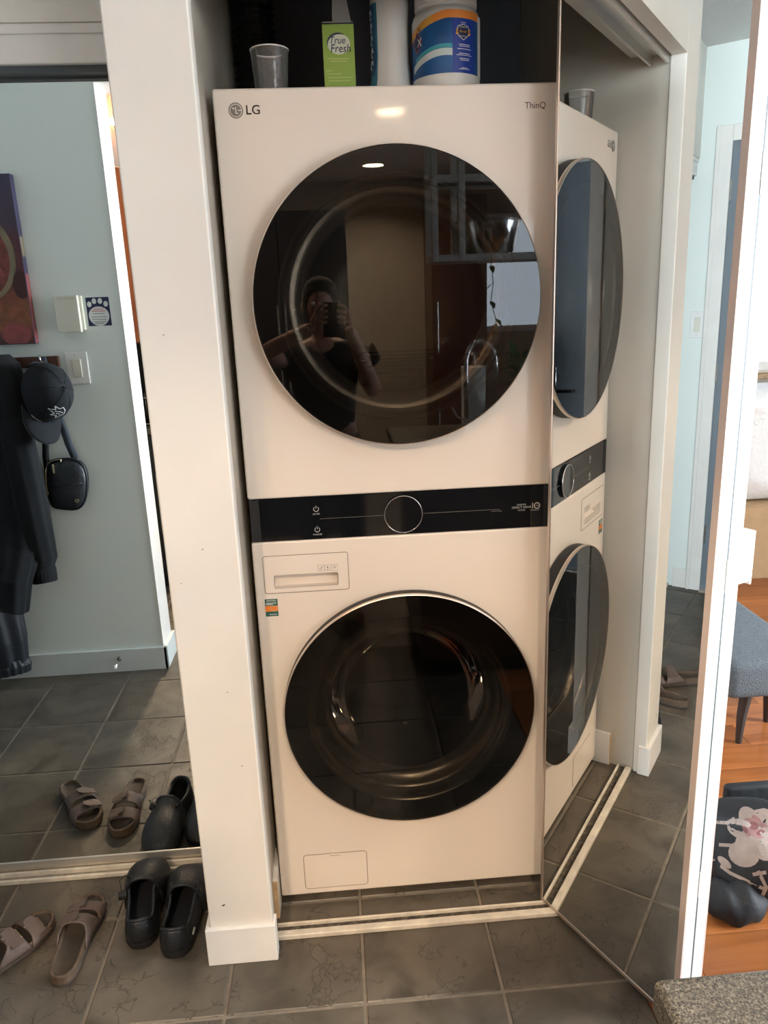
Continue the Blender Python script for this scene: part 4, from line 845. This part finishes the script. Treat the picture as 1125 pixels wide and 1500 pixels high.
for i in range(9):
    f = i/8; row = []
    for j in range(21):
        a = -1+2*j/20; x_ = .072*a*(1-.08*f); yb = .094*math.sqrt(max(0, 1-(x_/.078)**2)); yy = yb+f*(.066*math.sqrt(max(0, 1-(.92*a)**4))+.006); row.append(cp(x_, yy, -.004-.022*a*a*(.4+f*.6)))
    P.append(row)
bm = bmesh.new(); grid(bm, P); o = obj('brim', bm, 'capcloth', cap, True); md = o.modifiers.new('t', 'SOLIDIFY'); md.thickness = .003; apply_mods(o)
bm = bmesh.new(); grid(bm, [[p-cz_*.0042 for p in row] for row in P]); obj('brim_underside', bm, 'capgrey', cap, True)
obj('back_strap', tube(bmesh.new(), [cp(.05, -.086, .004), cp(.025, -.101, .006), cp(-.025, -.101, .006), cp(-.05, -.086, .004)], .006, 8), 'capcloth', cap, True)
BIRD = [(-.020, -.006), (-.014, .012), (-.004, .022), (.004, .016), (.018, .020), (.012, .010), (.028, .004), (.010, -.004), (.016, -.014), (.002, -.010), (-.002, -.022), (-.010, -.010)]
d_ = -(cy_*.85+cz_*.55).normalized(); eu = cx_*-1; ev = (cz_*.85-cy_*.55).normalized()
place = lambda u, v: (cp(-.005, .066, .070)-d_*.2+eu*u*1.35+ev*v*1.35, d_)
obj('emblem', decal(stroke(BIRD+[BIRD[0]], .0020)+stroke([(-.012, .002), (.0, .006), (.012, .004)], .002)+stroke([(-.006, -.004), (.006, -.002)], .002), bvh_cap, place, .0012, 1), mat('emblem_white', (.75, .77, .80), .6), cr_)
# belt bag
M['nylon'] = mat('black_nylon', (.014, .017, .024), .38, bump=(90, .25)); M['gold'] = mat('pale_gold', (.75, .62, .42), .25, 1)
bg = thing('belt_bag', 'small black belt bag with a gold zip pull on its strap', 'bag', (-1.21, YW, .73))
BO = [(-.078, .075), (-.060, .100), (-.02, .108), (.035, .104), (.066, .080), (.076, .035), (.068, -.03), (.048, -.085), (.015, -.105), (-.04, -.098), (-.078, -.088), (-.088, -.03)]
BC = Vector((-1.207, YW+.004, .838))
def smooth_outline(o, n=3):
    for _ in range(n): o = [q for a, b in zip(o, o[1:]+o[:1]) for q in ((a[0]*.75+b[0]*.25, a[1]*.75+b[1]*.25), (a[0]*.25+b[0]*.75, a[1]*.25+b[1]*.75))]
    return o
bo = smooth_outline(BO, 2); P = [[(BC.x+p[0]*s, BC.y+d, BC.z+p[1]*s) for p in bo] for s, d in ((.85, 0), (.98, .006), (1.0, .022), (.985, .034), (.9, .046), (.7, .053), (.4, .057), (.12, .058))]
bm = bmesh.new(); R_ = grid(bm, P, closed_v=True); bm.faces.new(R_[0]); bm.faces.new(R_[-1]); pch = obj('pouch', bm, 'nylon', bg, True)
obj('piping', tube(bmesh.new(), [(BC.x+p[0]*1.0, BC.y+.036, BC.z+p[1]*1.0) for p in bo], .0032, 6, True), 'nylon', pch, True)
obj('zip', tube(bmesh.new(), [(BC.x+p[0]*.985, BC.y+.043, BC.z+p[1]*.985) for p in bo if p[1] > -.05 and p[0] < .0], .0022, 6), 'gold', pch, True)
obj('zip_pull', B(BC.x-.047, BC.x-.038, BC.y+.052, BC.y+.057, BC.z+.052, BC.z+.088, bev=.002), 'gold', pch)
obj('logo_disc', lathe(bmesh.new(), [(.0035, BC.y+.056), (.008, BC.y+.056), (.0085, BC.y+.052), (.0035, BC.y+.052)], 'Y', (BC.x+.030, 0, BC.z-.062), 20, True), 'gold', pch)
obj('pocket_fold', tube(bmesh.new(), [(BC.x-.06, BC.y+.052, BC.z+.0), (BC.x-.02, BC.y+.058, BC.z-.004), (BC.x+.03, BC.y+.057, BC.z+.004), (BC.x+.055, BC.y+.050, BC.z+.008)], .0022, 6), 'nylon', pch, True)
def ribbon(pts, wv, nm, par, m):
    bm = bmesh.new(); P = [Vector(p) for p in pts]; wv = Vector(wv); grid(bm, [[p-wv, p+wv] for p in P]); o = obj(nm, bm, m, par, True); md = o.modifiers.new('t', 'SOLIDIFY'); md.thickness = .002; apply_mods(o)
M['strapgrey'] = mat('slate_webbing', (.055, .068, .09), .7)
ribbon([(-1.172, YW+.02, .935), (-1.19, YW+.02, 1.0), (-1.212, YW+.02, 1.12), (-1.236, YW+.03, 1.335)], (.014, 0, .004), 'strap', bg, 'strapgrey'); ribbon([(-1.287, YW+.02, .80), (-1.285, YW+.02, .95), (-1.262, YW+.02, 1.12), (-1.238, YW+.03, 1.335)], (.013, 0, 0), 'strap', bg, 'nylon')
obj('slider_buckle', B(-1.192, -1.164, YW+.016, YW+.028, .925, .940, bev=.002), 'steel', bg)

# ================================================================== KITCHEN
pn = thing('peninsula', 'dark kitchen peninsula base cabinet under the stone counter', 'cabinet', (1.1, -1.55, 0))
obj('carcass', B(.16, 2.1, -1.95, -1.22, .08, .885), 'darkcab', pn); obj('toe_kick', B(.2, 2.06, -1.90, -1.26, 0, .08), 'blackm', pn)
for k in range(3): dk = obj('door', B(.18+k*.63, .79+k*.63, -1.972, -1.95, .10, .87, bev=.003), 'darkcab', pn); obj('handle', tube(bmesh.new(), [(.74+k*.63, -1.99, .6), (.74+k*.63, -1.99, .8)], .006, 8), 'chrome', dk)
tag(obj('countertop', B(.1, 2.15, -2.0, -1.12, .885, .92, bev=.006, seg=4), 'granite'), 'speckled grey brown granite countertop', 'countertop')
fc = thing('faucet', 'chrome gooseneck kitchen faucet on the granite counter', 'faucet', (.44, -1.74, .92))
obj('base', lathe(bmesh.new(), [(0, 0), (.027, 0), (.026, .012), (.016, .03), (.014, .05), (0, .05)], 'Z', (.44, -1.74, .92), 24), 'chrome', fc, SM)
obj('spout', tube(bmesh.new(), [(.44, -1.74, .95), (.44, -1.74, 1.18)]+[(.505-.065*math.cos(a), -1.74-.02*math.sin(a), 1.22+.095*math.sin(a)) for a in [PI*i/14 for i in range(15)]]+[(.570, -1.74, 1.15)], .010, 10), 'chrome', fc, True)
obj('lever', tube(bmesh.new(), [(.44, -1.74, .975), (.40, -1.76, .99), (.38, -1.77, 1.04)], .006, 8), 'chrome', fc, True)
tw = thing('paper_towel_roll', 'white paper towel roll standing on the granite counter', 'paper towel', (.495, -1.86, .92))
obj('roll', lathe(bmesh.new(), [(.02, .012), (.054, .012), (.055, .28), (.02, .28)], 'Z', (.495, -1.86, .92), 40, True), mat('paper', (.8, .79, .77), .9, bump=(60, .2)), tw, SM); obj('stand', lathe(bmesh.new(), [(0, 0), (.07, 0), (.07, .010), (.008, .012), (.008, .33), (.014, .335), (0, .345)], 'Z', (.495, -1.86, .92), 32), 'steel', tw, SM)
# leaves
M['leaf'] = mat('leaf_green', (.05, .14, .035), .5, noise=(30, 3, .4)); M['pot'] = mat('white_pot', (.65, .66, .66), .4); M['soil'] = mat('soil', (.03, .02, .012), .95)
lfm = bpy.data.meshes.new('leaf'); _b = bmesh.new(); grid(_b, [[(w_*s, l_, -.18*l_*l_+abs(s)*w_*.25) for s in (-1, -.5, 0, .5, 1)] for l_, w_ in ((0, .02), (.15, .16), (.4, .27), (.7, .21), (.9, .09), (1, .004))]); _b.to_mesh(lfm); _b.free(); lfm.materials.append(M['leaf'])
for p in lfm.polygons: p.use_smooth = True
def leaf_at(par, loc, size, rz, tilt):
    o = bpy.data.objects.new('leaf', lfm); COL.objects.link(o); o.parent = par; o.matrix_parent_inverse = world(par).inverted(); o.location = loc; o.scale = (size,)*3; o.rotation_euler = (tilt, 0, rz)
pl = thing('potted_plant', 'bushy green plant in a white pot on the granite counter', 'plant', (.70, -1.80, .92))
obj('pot', lathe(bmesh.new(), [(0, 0), (.05, 0), (.07, .12), (.074, .125), (.066, .125), (.06, .10), (0, .10)], 'Z', (.70, -1.80, .92), 32), 'pot', pl, SM); obj('soil', lathe(bmesh.new(), [(0, .105), (.062, .103)], 'Z', (.70, -1.80, .92), 24), 'soil', pl)
for k in range(34):
    a = k*2.4; h_ = random.uniform(.0, .22); r_ = random.uniform(.01, .05); leaf_at(pl, (.70+r_*math.cos(a), -1.80+r_*math.sin(a), 1.04+h_), random.uniform(.06, .09), a-PI/2, random.uniform(.1, .9))
for k in range(6): a = k*1.05; obj('stem', tube(bmesh.new(), [(.70, -1.80, 1.02), (.70+.03*math.cos(a), -1.80+.03*math.sin(a), 1.16), (.70+.05*math.cos(a), -1.80+.05*math.sin(a), 1.26)], .003, 5), 'leaf', pl)
sh = thing('hanging_shelf', 'grey metal shelf frame hanging from the kitchen ceiling', 'shelf', (.58, -1.75, 1.64))
for px in (.29, .40, 1.05):
    for py in (-1.66, -1.86): obj('post', B(px, px+.025, py-.0125, py+.0125, 1.64, H, bev=.002), 'alu', sh)
for z_ in (1.64, 1.94):
    bm = bmesh.new(); box(bm, .29, 1.075, -1.675, -1.65, z_, z_+.028, bev=.002); box(bm, .29, 1.075, -1.87, -1.845, z_, z_+.028, bev=.002); box(bm, .29, .315, -1.845, -1.675, z_, z_+.028); box(bm, 1.05, 1.075, -1.845, -1.675, z_, z_+.028); rl = obj('shelf_frame', bm, 'alu', sh)
    obj('shelf_board', B(.315, 1.05, -1.845, -1.675, z_+.012, z_+.026), 'blackm', rl)
ct = thing('colander', 'large steel pot with a ribbed rim on the hanging shelf', 'pot', (.54, -1.75, 1.668))
obj('bowl', lathe(bmesh.new(), [(0, 0), (.095, 0), (.105, .01), (.128, .125), (.134, .128), (.130, .132), (.122, .125), (.10, .014), (0, .006)], 'Z', (.54, -1.76, 1.668), 48), 'chrome', ct, SM); obj('rim_roll', tube(bmesh.new(), [(.54+.132*math.cos(a), -1.76+.132*math.sin(a)*.99, 1.668+.132) for a in [i*PI/24 for i in range(48)]], .004, 6, True), 'steel', ct, True)
vn = thing('trailing_vine', 'thin green vine trailing down from the hanging shelf', 'plant', (.53, -1.655, 1.64))
V_ = [(.53, -1.640, 1.675), (.527, -1.63, 1.62), (.535, -1.63, 1.55), (.525, -1.63, 1.48), (.545, -1.63, 1.41), (.55, -1.63, 1.35)]
obj('stem', tube(bmesh.new(), V_, .0018, 5), 'leaf', vn)
for k, p in enumerate(V_[1:]+[(.54, -1.63, 1.37), (.56, -1.63, 1.36), (.55, -1.63, 1.39)]): leaf_at(vn, p, .045, k*1.9, -.6)
# tall cabinet with oven, orange wood
tc2 = thing('tall_cabinet', 'tall orange wood kitchen cabinet with a dark niche', 'cabinet', (-1.4, -2.3, 0))
obj('upper_box', B(-1.84, -.98, -2.6, -2.02, 1.34, 2.17), 'cabinet', tc2)
for a0 in (-1.838, -1.407): u_ = obj('door', B(a0, a0+.425, -2.02, -2.0, 1.345, 2.165, bev=.003), 'cabinet', tc2); obj('handle', tube(bmesh.new(), [(a0+.38, -1.98, 1.40), (a0+.38, -1.98, 1.56)], .006, 8), 'chrome', u_)
obj('niche_back', B(-1.84, -.98, -2.6, -2.55, .9, 1.34), 'blackm', tc2); obj('counter', B(-1.84, -.97, -2.6, -1.99, .87, .905, bev=.004), 'granite', tc2); obj('side_panel', B(-.998, -.98, -2.55, -2.02, .905, 1.34), 'darkcab', tc2)
obj('lower_box', B(-1.84, -.98, -2.6, -2.03, .08, .87), 'cabinet', tc2); obj('toe_kick', B(-1.82, -1.0, -2.58, -2.06, 0, .08), 'blackm', tc2)
for a0 in (-1.838, -1.407): u_ = obj('door', B(a0+.05, a0+.425, -2.03, -2.008, .085, .865, bev=.003), 'blackm', tc2); obj('handle', tube(bmesh.new(), [(a0+.31, -1.985, .33), (a0+.31, -1.985, .66)], .008, 8), 'chrome', u_)
cm = thing('dish_rack', 'black wire dish rack full of dishes in the cabinet niche', 'dish rack', (-1.2, -2.25, .905))
bm = bmesh.new()
for k in range(9): tube(bm, [(-1.36+k*.04, -2.12, .91), (-1.36+k*.04, -2.10, 1.05), (-1.36+k*.04, -2.34, 1.05), (-1.36+k*.04, -2.32, .91)], .003, 5)
for z_ in (.912, 1.05): tube(bm, [(-1.37, -2.10, z_), (-1.03, -2.10, z_), (-1.03, -2.34, z_), (-1.37, -2.34, z_)], .004, 5, True)
obj('wire_frame', bm, 'steel', cm)
for k in range(5): obj('plate', lathe(bmesh.new(), [(0, 0), (.07, .002), (.105, .012), (.103, .015), (0, .006)], 'X', (-1.32+k*.055, -2.22, 1.02), 32), M['steel'] if k % 2 else M['blackm'], cm, SM)
# black pantry, back cabinets
fr = thing('black_pantry', 'tall black double door pantry standing in the kitchen', 'pantry', (-.42, -3.55, 0))
obj('case', B(-.83, -.013, -3.9, -3.23, 0, 2.04), 'blackm', fr)
for a0, a1 in ((-.828, -.424), (-.419, -.015)): u_ = obj('door', B(a0, a1, -3.23, -3.20, .05, 2.035, bev=.004), mat('black_satin', (.012, .013, .017), .3), fr); obj('handle', tube(bmesh.new(), [(-.445 if a0 < -.5 else -.40, -3.17, .9), (-.445 if a0 < -.5 else -.40, -3.17, 1.5)], .008, 8), 'steel', u_)
bc2 = thing('wall_cabinet', 'tall red brown wood cabinet against the tan kitchen wall', 'cabinet', (.98, -4.95, 0))
obj('case', B(.70, 1.15, -5.2, -4.74, 0, 2.30), 'darkcab', bc2)
for z0, z1 in ((.06, .88), (.89, 2.29)): u_ = obj('door', B(.702, 1.148, -4.74, -4.715, z0, z1, bev=.003), 'darkcab', bc2); obj('handle', tube(bmesh.new(), [(.74, -4.69, z0+.2), (.74, -4.69, z0+.6)], .008, 8), 'steel', u_)

# ================================================================== LIVING ROOM
ft = thing('footstool', 'low grey fabric footstool with dark tapered legs on planks', 'footstool', (1.27, .78, 0))
M['greyfab'] = mat('blue_grey_fabric', (.125, .145, .165), .9, noise=(180, 3, .35), bump=(220, .5)); M['legwood'] = mat('dark_leg', (.035, .026, .024), .5)
o = obj('seat', B(1.09, 1.40, .50, 1.08, .185, .325, bev=.035, seg=5), 'greyfab', ft, True)
for lx, ly, dx, dy in ((1.17, .55, -.012, -.0), (1.335, .665, .01, .0), (1.15, 1.0, -.01, .01), (1.36, 1.02, .01, .01)):
    obj('leg', tube(bmesh.new(), [(lx, ly, 0), (lx-dx*.2, ly, .10), (lx-dx, ly, .20)], [.010, .016, .021], 10), 'legwood', ft, SM)
cb = thing('cardboard_box', 'closed brown cardboard box on the floor below the window', 'box', (2.35, 2.3, 0))
M['kraft'] = mat('kraft_card', (.48, .32, .18), .85, noise=(20, 3, .08))
obj('carton', B(1.92, 2.72, 2.0, 2.5, 0, .395, bev=.003), 'kraft', cb); obj('flap', B(1.922, 2.718, 2.002, 2.248, .395, .399), 'kraft', cb); obj('flap', B(1.922, 2.718, 2.252, 2.498, .395, .399), 'kraft', cb); obj('tape', B(1.918, 2.722, 2.225, 2.275, .3985, .4005), 'ivory', cb)
M['quilt'] = mat('white_quilt', (.78, .80, .81), .8, bump=(45, .8))
bm = B(1.90, 2.74, 2.03, 2.47, .402, 1.00, bev=.13, seg=6)
bmesh.ops.subdivide_edges(bm, edges=bm.edges, cuts=2, use_grid_fill=True)
for v in bm.verts: v.co += v.co.normalized()*0+Vector((.012*math.sin(v.co.z*40+v.co.x*9), .014*math.sin(v.co.z*33+v.co.x*12), 0)) * (1 if v.co.z > .42 else 0)
tag(obj('quilt_bundle', bm, 'quilt', None, True), 'puffy white quilted bundle resting on the cardboard box', 'quilt')
# floral bag
fb_ = thing('floral_bag', 'slumped black bag with a pale pink rose print', 'bag', (.90, -.03, 0))
M['bagcloth'] = mat('black_bag_cloth', (.006, .007, .010), .7, bump=(30, .35)); M['rose'] = mat('rose_print', (.30, .15, .14), .7, noise=(45, 4, .4)); M['rosepale'] = mat('pale_stem_print', (.33, .26, .23), .7, noise=(30, 4, .2)); M['rosedeep'] = mat('deep_rose_print', (.20, .065, .065), .7, noise=(40, 4, .4))
bm = bmesh.new(); bmesh.ops.create_uvsphere(bm, u_segments=64, v_segments=40, radius=1)
for v in bm.verts:
    c = v.co.copy(); z = c.z; lob = 1+.10*math.sin(3*math.atan2(c.y, c.x)+.6)+.05*math.sin(7*math.atan2(c.y, c.x)+z*4)
    v.co = Vector((.905+.195*lob*math.copysign(abs(c.x)**.85, c.x), -.045+.135*lob*math.copysign(abs(c.y)**.85, c.y), max(0.0, .088+.105*math.copysign(abs(z)**.8, z)+.012*math.sin(c.x*6+c.y*5))))
bvh_bag = BVHTree.FromBMesh(bm); body = obj('body', bm, 'bagcloth', fb_, True)
bm = bmesh.new(); bmesh.ops.create_uvsphere(bm, u_segments=40, v_segments=24, radius=1)
for v in bm.verts: c = v.co.copy(); v.co = Vector((.775+.075*c.x, -.155+.060*c.y, max(0, .042+.055*c.z+.006*math.sin(c.x*8))))
obj('side_pocket', bm, 'bagcloth', body, True)
tov = (Vector((.85, -.05, .15))-CAM_O).normalized(); ru = tov.cross(Vector((0, 0, 1))).normalized(); rv = ru.cross(tov)
O0 = Vector((.85, -.06, .14))
place = lambda u, v: (O0-tov*.6+ru*u+rv*v, tov)
pet = [ellipse(.015+.030*math.cos(a), .015+.030*math.sin(a), .034, .024, 16, a) for a in [k*2*PI/6 for k in range(6)]]
obj('rose', decal(pet+[ellipse(-.005, -.04, .035, .03, 18, .4)], bvh_bag, place, .0010, 2), 'rosepale', body); obj('rose_heart', decal([ellipse(.012+.016*math.cos(a), .028+.014*math.sin(a), .018, .010, 14, a+1) for a in [k*2*PI/5 for k in range(5)]], bvh_bag, place, .0018, 2), 'rose', body)
obj('rose_heart', decal([ellipse(.01, .03, .011, .010, 14), ellipse(.026, .018, .010, .006, 12, .7), ellipse(-.008, .016, .009, .005, 12, 2.2)], bvh_bag, place, .0026, 1), 'rosedeep', body)
stm = []
for q in ([(-.10, -.02), (-.075, .015), (-.05, .02), (-.035, .035)], [(-.10, -.02), (-.06, -.035), (-.03, -.028)], [(-.095, -.035), (-.07, -.075), (-.03, -.092), (.04, -.105), (.09, -.10)], [(.0, .06), (.03, .075), (.07, .072)], [(.03, -.07), (.05, -.10), (.045, -.12)], [(-.11, -.13), (-.09, -.16), (-.08, -.17)], [(.02, -.08), (.06, -.06), (.09, -.055)], [(-.02, -.15), (.02, -.14)]): obj('stem_print', decal(stroke(q, .008), bvh_bag, place, .0010, 1), 'rosepale', body)
obj('leaf_print', decal([ellipse(-.045, -.072, .018, .009, 14, -.5)], bvh_bag, place, .0010, 1), 'rosepale', body)
obj('back_panel', B(.865, 1.04, .075, .105, .02, .185, bev=.012, seg=3), 'bagcloth', fb_, SM)
tag(obj('power_cable', tube(bmesh.new(), [(.90, .19, .004), (.95, .15, .004), (1.00, .12, .004), (1.12, .10, .004), (1.4, .14, .004)], .0035, 6), 'blackm', None, True), 'thin dark cable lying on the wood floor beside the bag', 'cable')
tb = thing('side_desk', 'narrow dark desk standing on the planks behind the bag', 'desk', (1.5, .2, 0))
for lx in (1.165, 1.9):
    for ly in (.265, -.5): obj('leg', B(lx-.012, lx+.012, ly-.012, ly+.012, 0, .72), 'legwood', tb)
obj('desk_top', B(1.15, 1.92, -.52, .285, .72, .745, bev=.003), 'legwood', tb)

# ================================================================== THE PHOTOGRAPHER (seen in the dryer glass)
M['skin'] = mat('skin_tone', (.50, .27, .19), .55, noise=(20, 3, .1)); M['hair'] = mat('dark_hair', (.015, .011, .009), .7, bump=(180, .6)); M['tee'] = mat('black_tee', (.012, .013, .018), .9); M['pants'] = mat('dark_trousers', (.02, .022, .03), .9)
ph = thing('phone', 'black phone held up by the photographer', 'phone', CAM_O)
ph.matrix_world = CAM_M; ph.location, ph.rotation_euler = CAM_O, CAM_M.to_euler()
bm = B(-.018, .054, -.125, .021, .007, .015, bev=.0035, seg=3); obj('case', bm, 'blackm', ph, SM, True)
obj('camera_bump', B(-.015, .019, -.018, .018, .0045, .0072, bev=.001), 'black', ph, False, True)
for cx, cy in ((0.010, -.009), (-.006, .009)): obj('lens_ring', lathe(bmesh.new(), [(.005, .0030), (.0068, .0030), (.0068, .0046), (.005, .0046)], 'Z', (cx, cy, 0), 24, True), 'steel', ph, False, True)
obj('screen', B(-.0155, .0515, -.1225, .0185, .0150, .0153), mat('lit_screen', (.02, .02, .02), .2, emit=((.55, .5, .45), .35)), ph, False, True)
pe = thing('person', 'person in a black t-shirt holding up a phone with both hands', 'person', (-.17, -1.97, 0))
def W(x, y, z): return CAM_M @ Vector((x, y, z))
PX, PY = -.175, -1.975
LH, RH = W(-.055, -.085, .035), W(.088, -.085, .035)     # wrists
V_ = [(PX, PY, .92, (.125, .095)), (PX, PY, 1.05, (.115, .085)), (PX, PY+.01, 1.20, (.135, .095)), (PX, PY+.005, 1.32, (.12, .075)), (PX, PY+.01, 1.395, .050), (PX, PY+.03, 1.45, .048), (PX, PY+.045, 1.50, (.066, .075)), (PX, PY+.045, 1.56, (.072, .085)), (PX, PY+.035, 1.615, (.055, .065))]
E_ = [(i, i+1) for i in range(8)]
def chain(start, pts):
    p = start
    for q in pts: V_.append(q); E_.append((p, len(V_)-1)); p = len(V_)-1
    return p
for s, el, wr in ((1, (.045, -1.83, 1.11), RH), (-1, (-.425, -1.80, 1.30), LH)):
    chain(3, [(PX+s*.165, PY, 1.315, .055), (*((Vector((PX+s*.165, PY, 1.315))+Vector(el))/2), .046), (*el, .040), (*((Vector(el)*.55+wr*.45)), .036), (*wr, (.026, .024))])
for s in (1, -1): chain(0, [(PX+s*.085, PY, .82, .082), (PX+s*.095, PY+.01, .50, .056), (PX+s*.10, PY-.01, .25, .050), (PX+s*.10, PY-.02, .075, .036), (PX+s*.105, PY+.10, .032, (.038, .026)), (PX+s*.108, PY+.165, .026, (.034, .020))])
V_ = [(v[0], v[1], v[2]-(.045 if v[2] > 1.1 and v[1] < PY+.10 else 0), v[3]) for v in V_]
bd = skin('body', V_, E_, 'skin', pe)
# hands: palm and five fingers each, closed on the phone edges
for s, wr in ((1, RH), (-1, LH)):
    ex = .056 if s > 0 else -.020
    pv = [(*wr, .022), (*W(ex+s*.030, -.062, .030), (.024, .016)), (*W(ex+s*.022, -.038, .026), (.024, .014))]; pe_ = [(0, 1), (1, 2)]
    for k, (y_, ln) in enumerate(((.006, .9), (-.018, 1.0), (-.042, .95), (-.064, .8))):
        b0 = len(pv); pv += [(*W(ex+s*.016, y_*.8-.01, .022), .0088), (*W(ex+s*.010, y_, .004), .0085), (*W(ex-s*.008*ln-s*.004, y_+.004, -.001+.004), .0078), (*W(ex-s*.022*ln, y_+.006, .0015), .0068)]
        pe_ += [(2 if k < 2 else 1, b0), (b0, b0+1), (b0+1, b0+2), (b0+2, b0+3)]
    b0 = len(pv); pv += [(*W(ex+s*.016, -.066, .032), .011), (*W(ex+s*.004, -.048, .030), .0100), (*W(ex-s*.010, -.030, .0255), .0088)]; pe_ += [(1, b0), (b0, b0+1), (b0+1, b0+2)]
    skin('hand', pv, pe_, 'skin', pe, 2)
# t-shirt, trousers, hair, face
V_ = [(PX, PY, .88, (.150, .118)), (PX, PY, 1.02, (.142, .108)), (PX, PY+.01, 1.20, (.155, .112)), (PX, PY+.005, 1.325, (.138, .090)), (PX, PY+.012, 1.375, .062)]; E_ = [(0, 1), (1, 2), (2, 3), (3, 4)]
for s, el in ((1, (.045, -1.83, 1.11)), (-1, (-.425, -1.80, 1.30))):
    a, b = Vector((PX+s*.168, PY, 1.315)), Vector(el); chain(3, [(*a, .068), (*(a*.45+b*.55), .062)])
V_ = [(v[0], v[1], v[2]-(.045 if v[2] > 1.1 and v[1] < PY+.06 else 0), v[3]) for v in V_]
skin('t_shirt', V_, E_, 'tee', pe)
V_ = [(PX, PY, .96, (.138, .108)), (PX, PY, .88, (.138, .108))]; E_ = [(0, 1)]
for s in (1, -1): chain(1, [(PX+s*.088, PY, .80, .096), (PX+s*.097, PY+.01, .50, .074), (PX+s*.102, PY-.012, .12, .060)])
skin('trousers', V_, E_, 'pants', pe)
bm = bmesh.new(); bmesh.ops.create_uvsphere(bm, u_segments=32, v_segments=20, radius=1)
for v in bm.verts: c = v.co.copy(); fr_ = c.y > .45 and c.z < .62; v.co = Vector((PX+.080*c.x, PY+.035+(.098 if c.y < 0 else .088)*c.y*(.82 if fr_ else 1), 1.575+.085*c.z-(.03 if c.y < -.2 else 0)*max(0, -c.z)))
obj('hair', bm, 'hair', pe, True)
for s in (1, -1):
    obj('eye', lathe(bmesh.new(), [(0, -.011), (.008, -.008), (.011, 0), (.008, .008), (0, .011)], 'Y', (PX+s*.030, PY+.122, 1.540), 16), 'white', pe, True); obj('ear', lathe(bmesh.new(), [(0, -.010), (.018, -.006), (.024, .002), (.014, .008), (0, .006)], 'X', (PX+s*.078, PY+.04, 1.53), 16), 'skin', pe, True)
obj('nose', tube(bmesh.new(), [(PX, PY+.125, 1.548), (PX, PY+.142, 1.522), (PX, PY+.146, 1.508), (PX, PY+.128, 1.500)], [.008, .011, .014, .008], 10), 'skin', pe, True); obj('lips', tube(bmesh.new(), [(PX-.022, PY+.118, 1.475), (PX, PY+.128, 1.476), (PX+.022, PY+.118, 1.475)], [.003, .006, .003], 8), mat('lip_tone', (.40, .15, .13), .5), pe, True)

for o in pe.children:
    if o.name.split('.')[0] in ('hair', 'eye', 'ear', 'nose', 'lips'): o.location.z -= .045
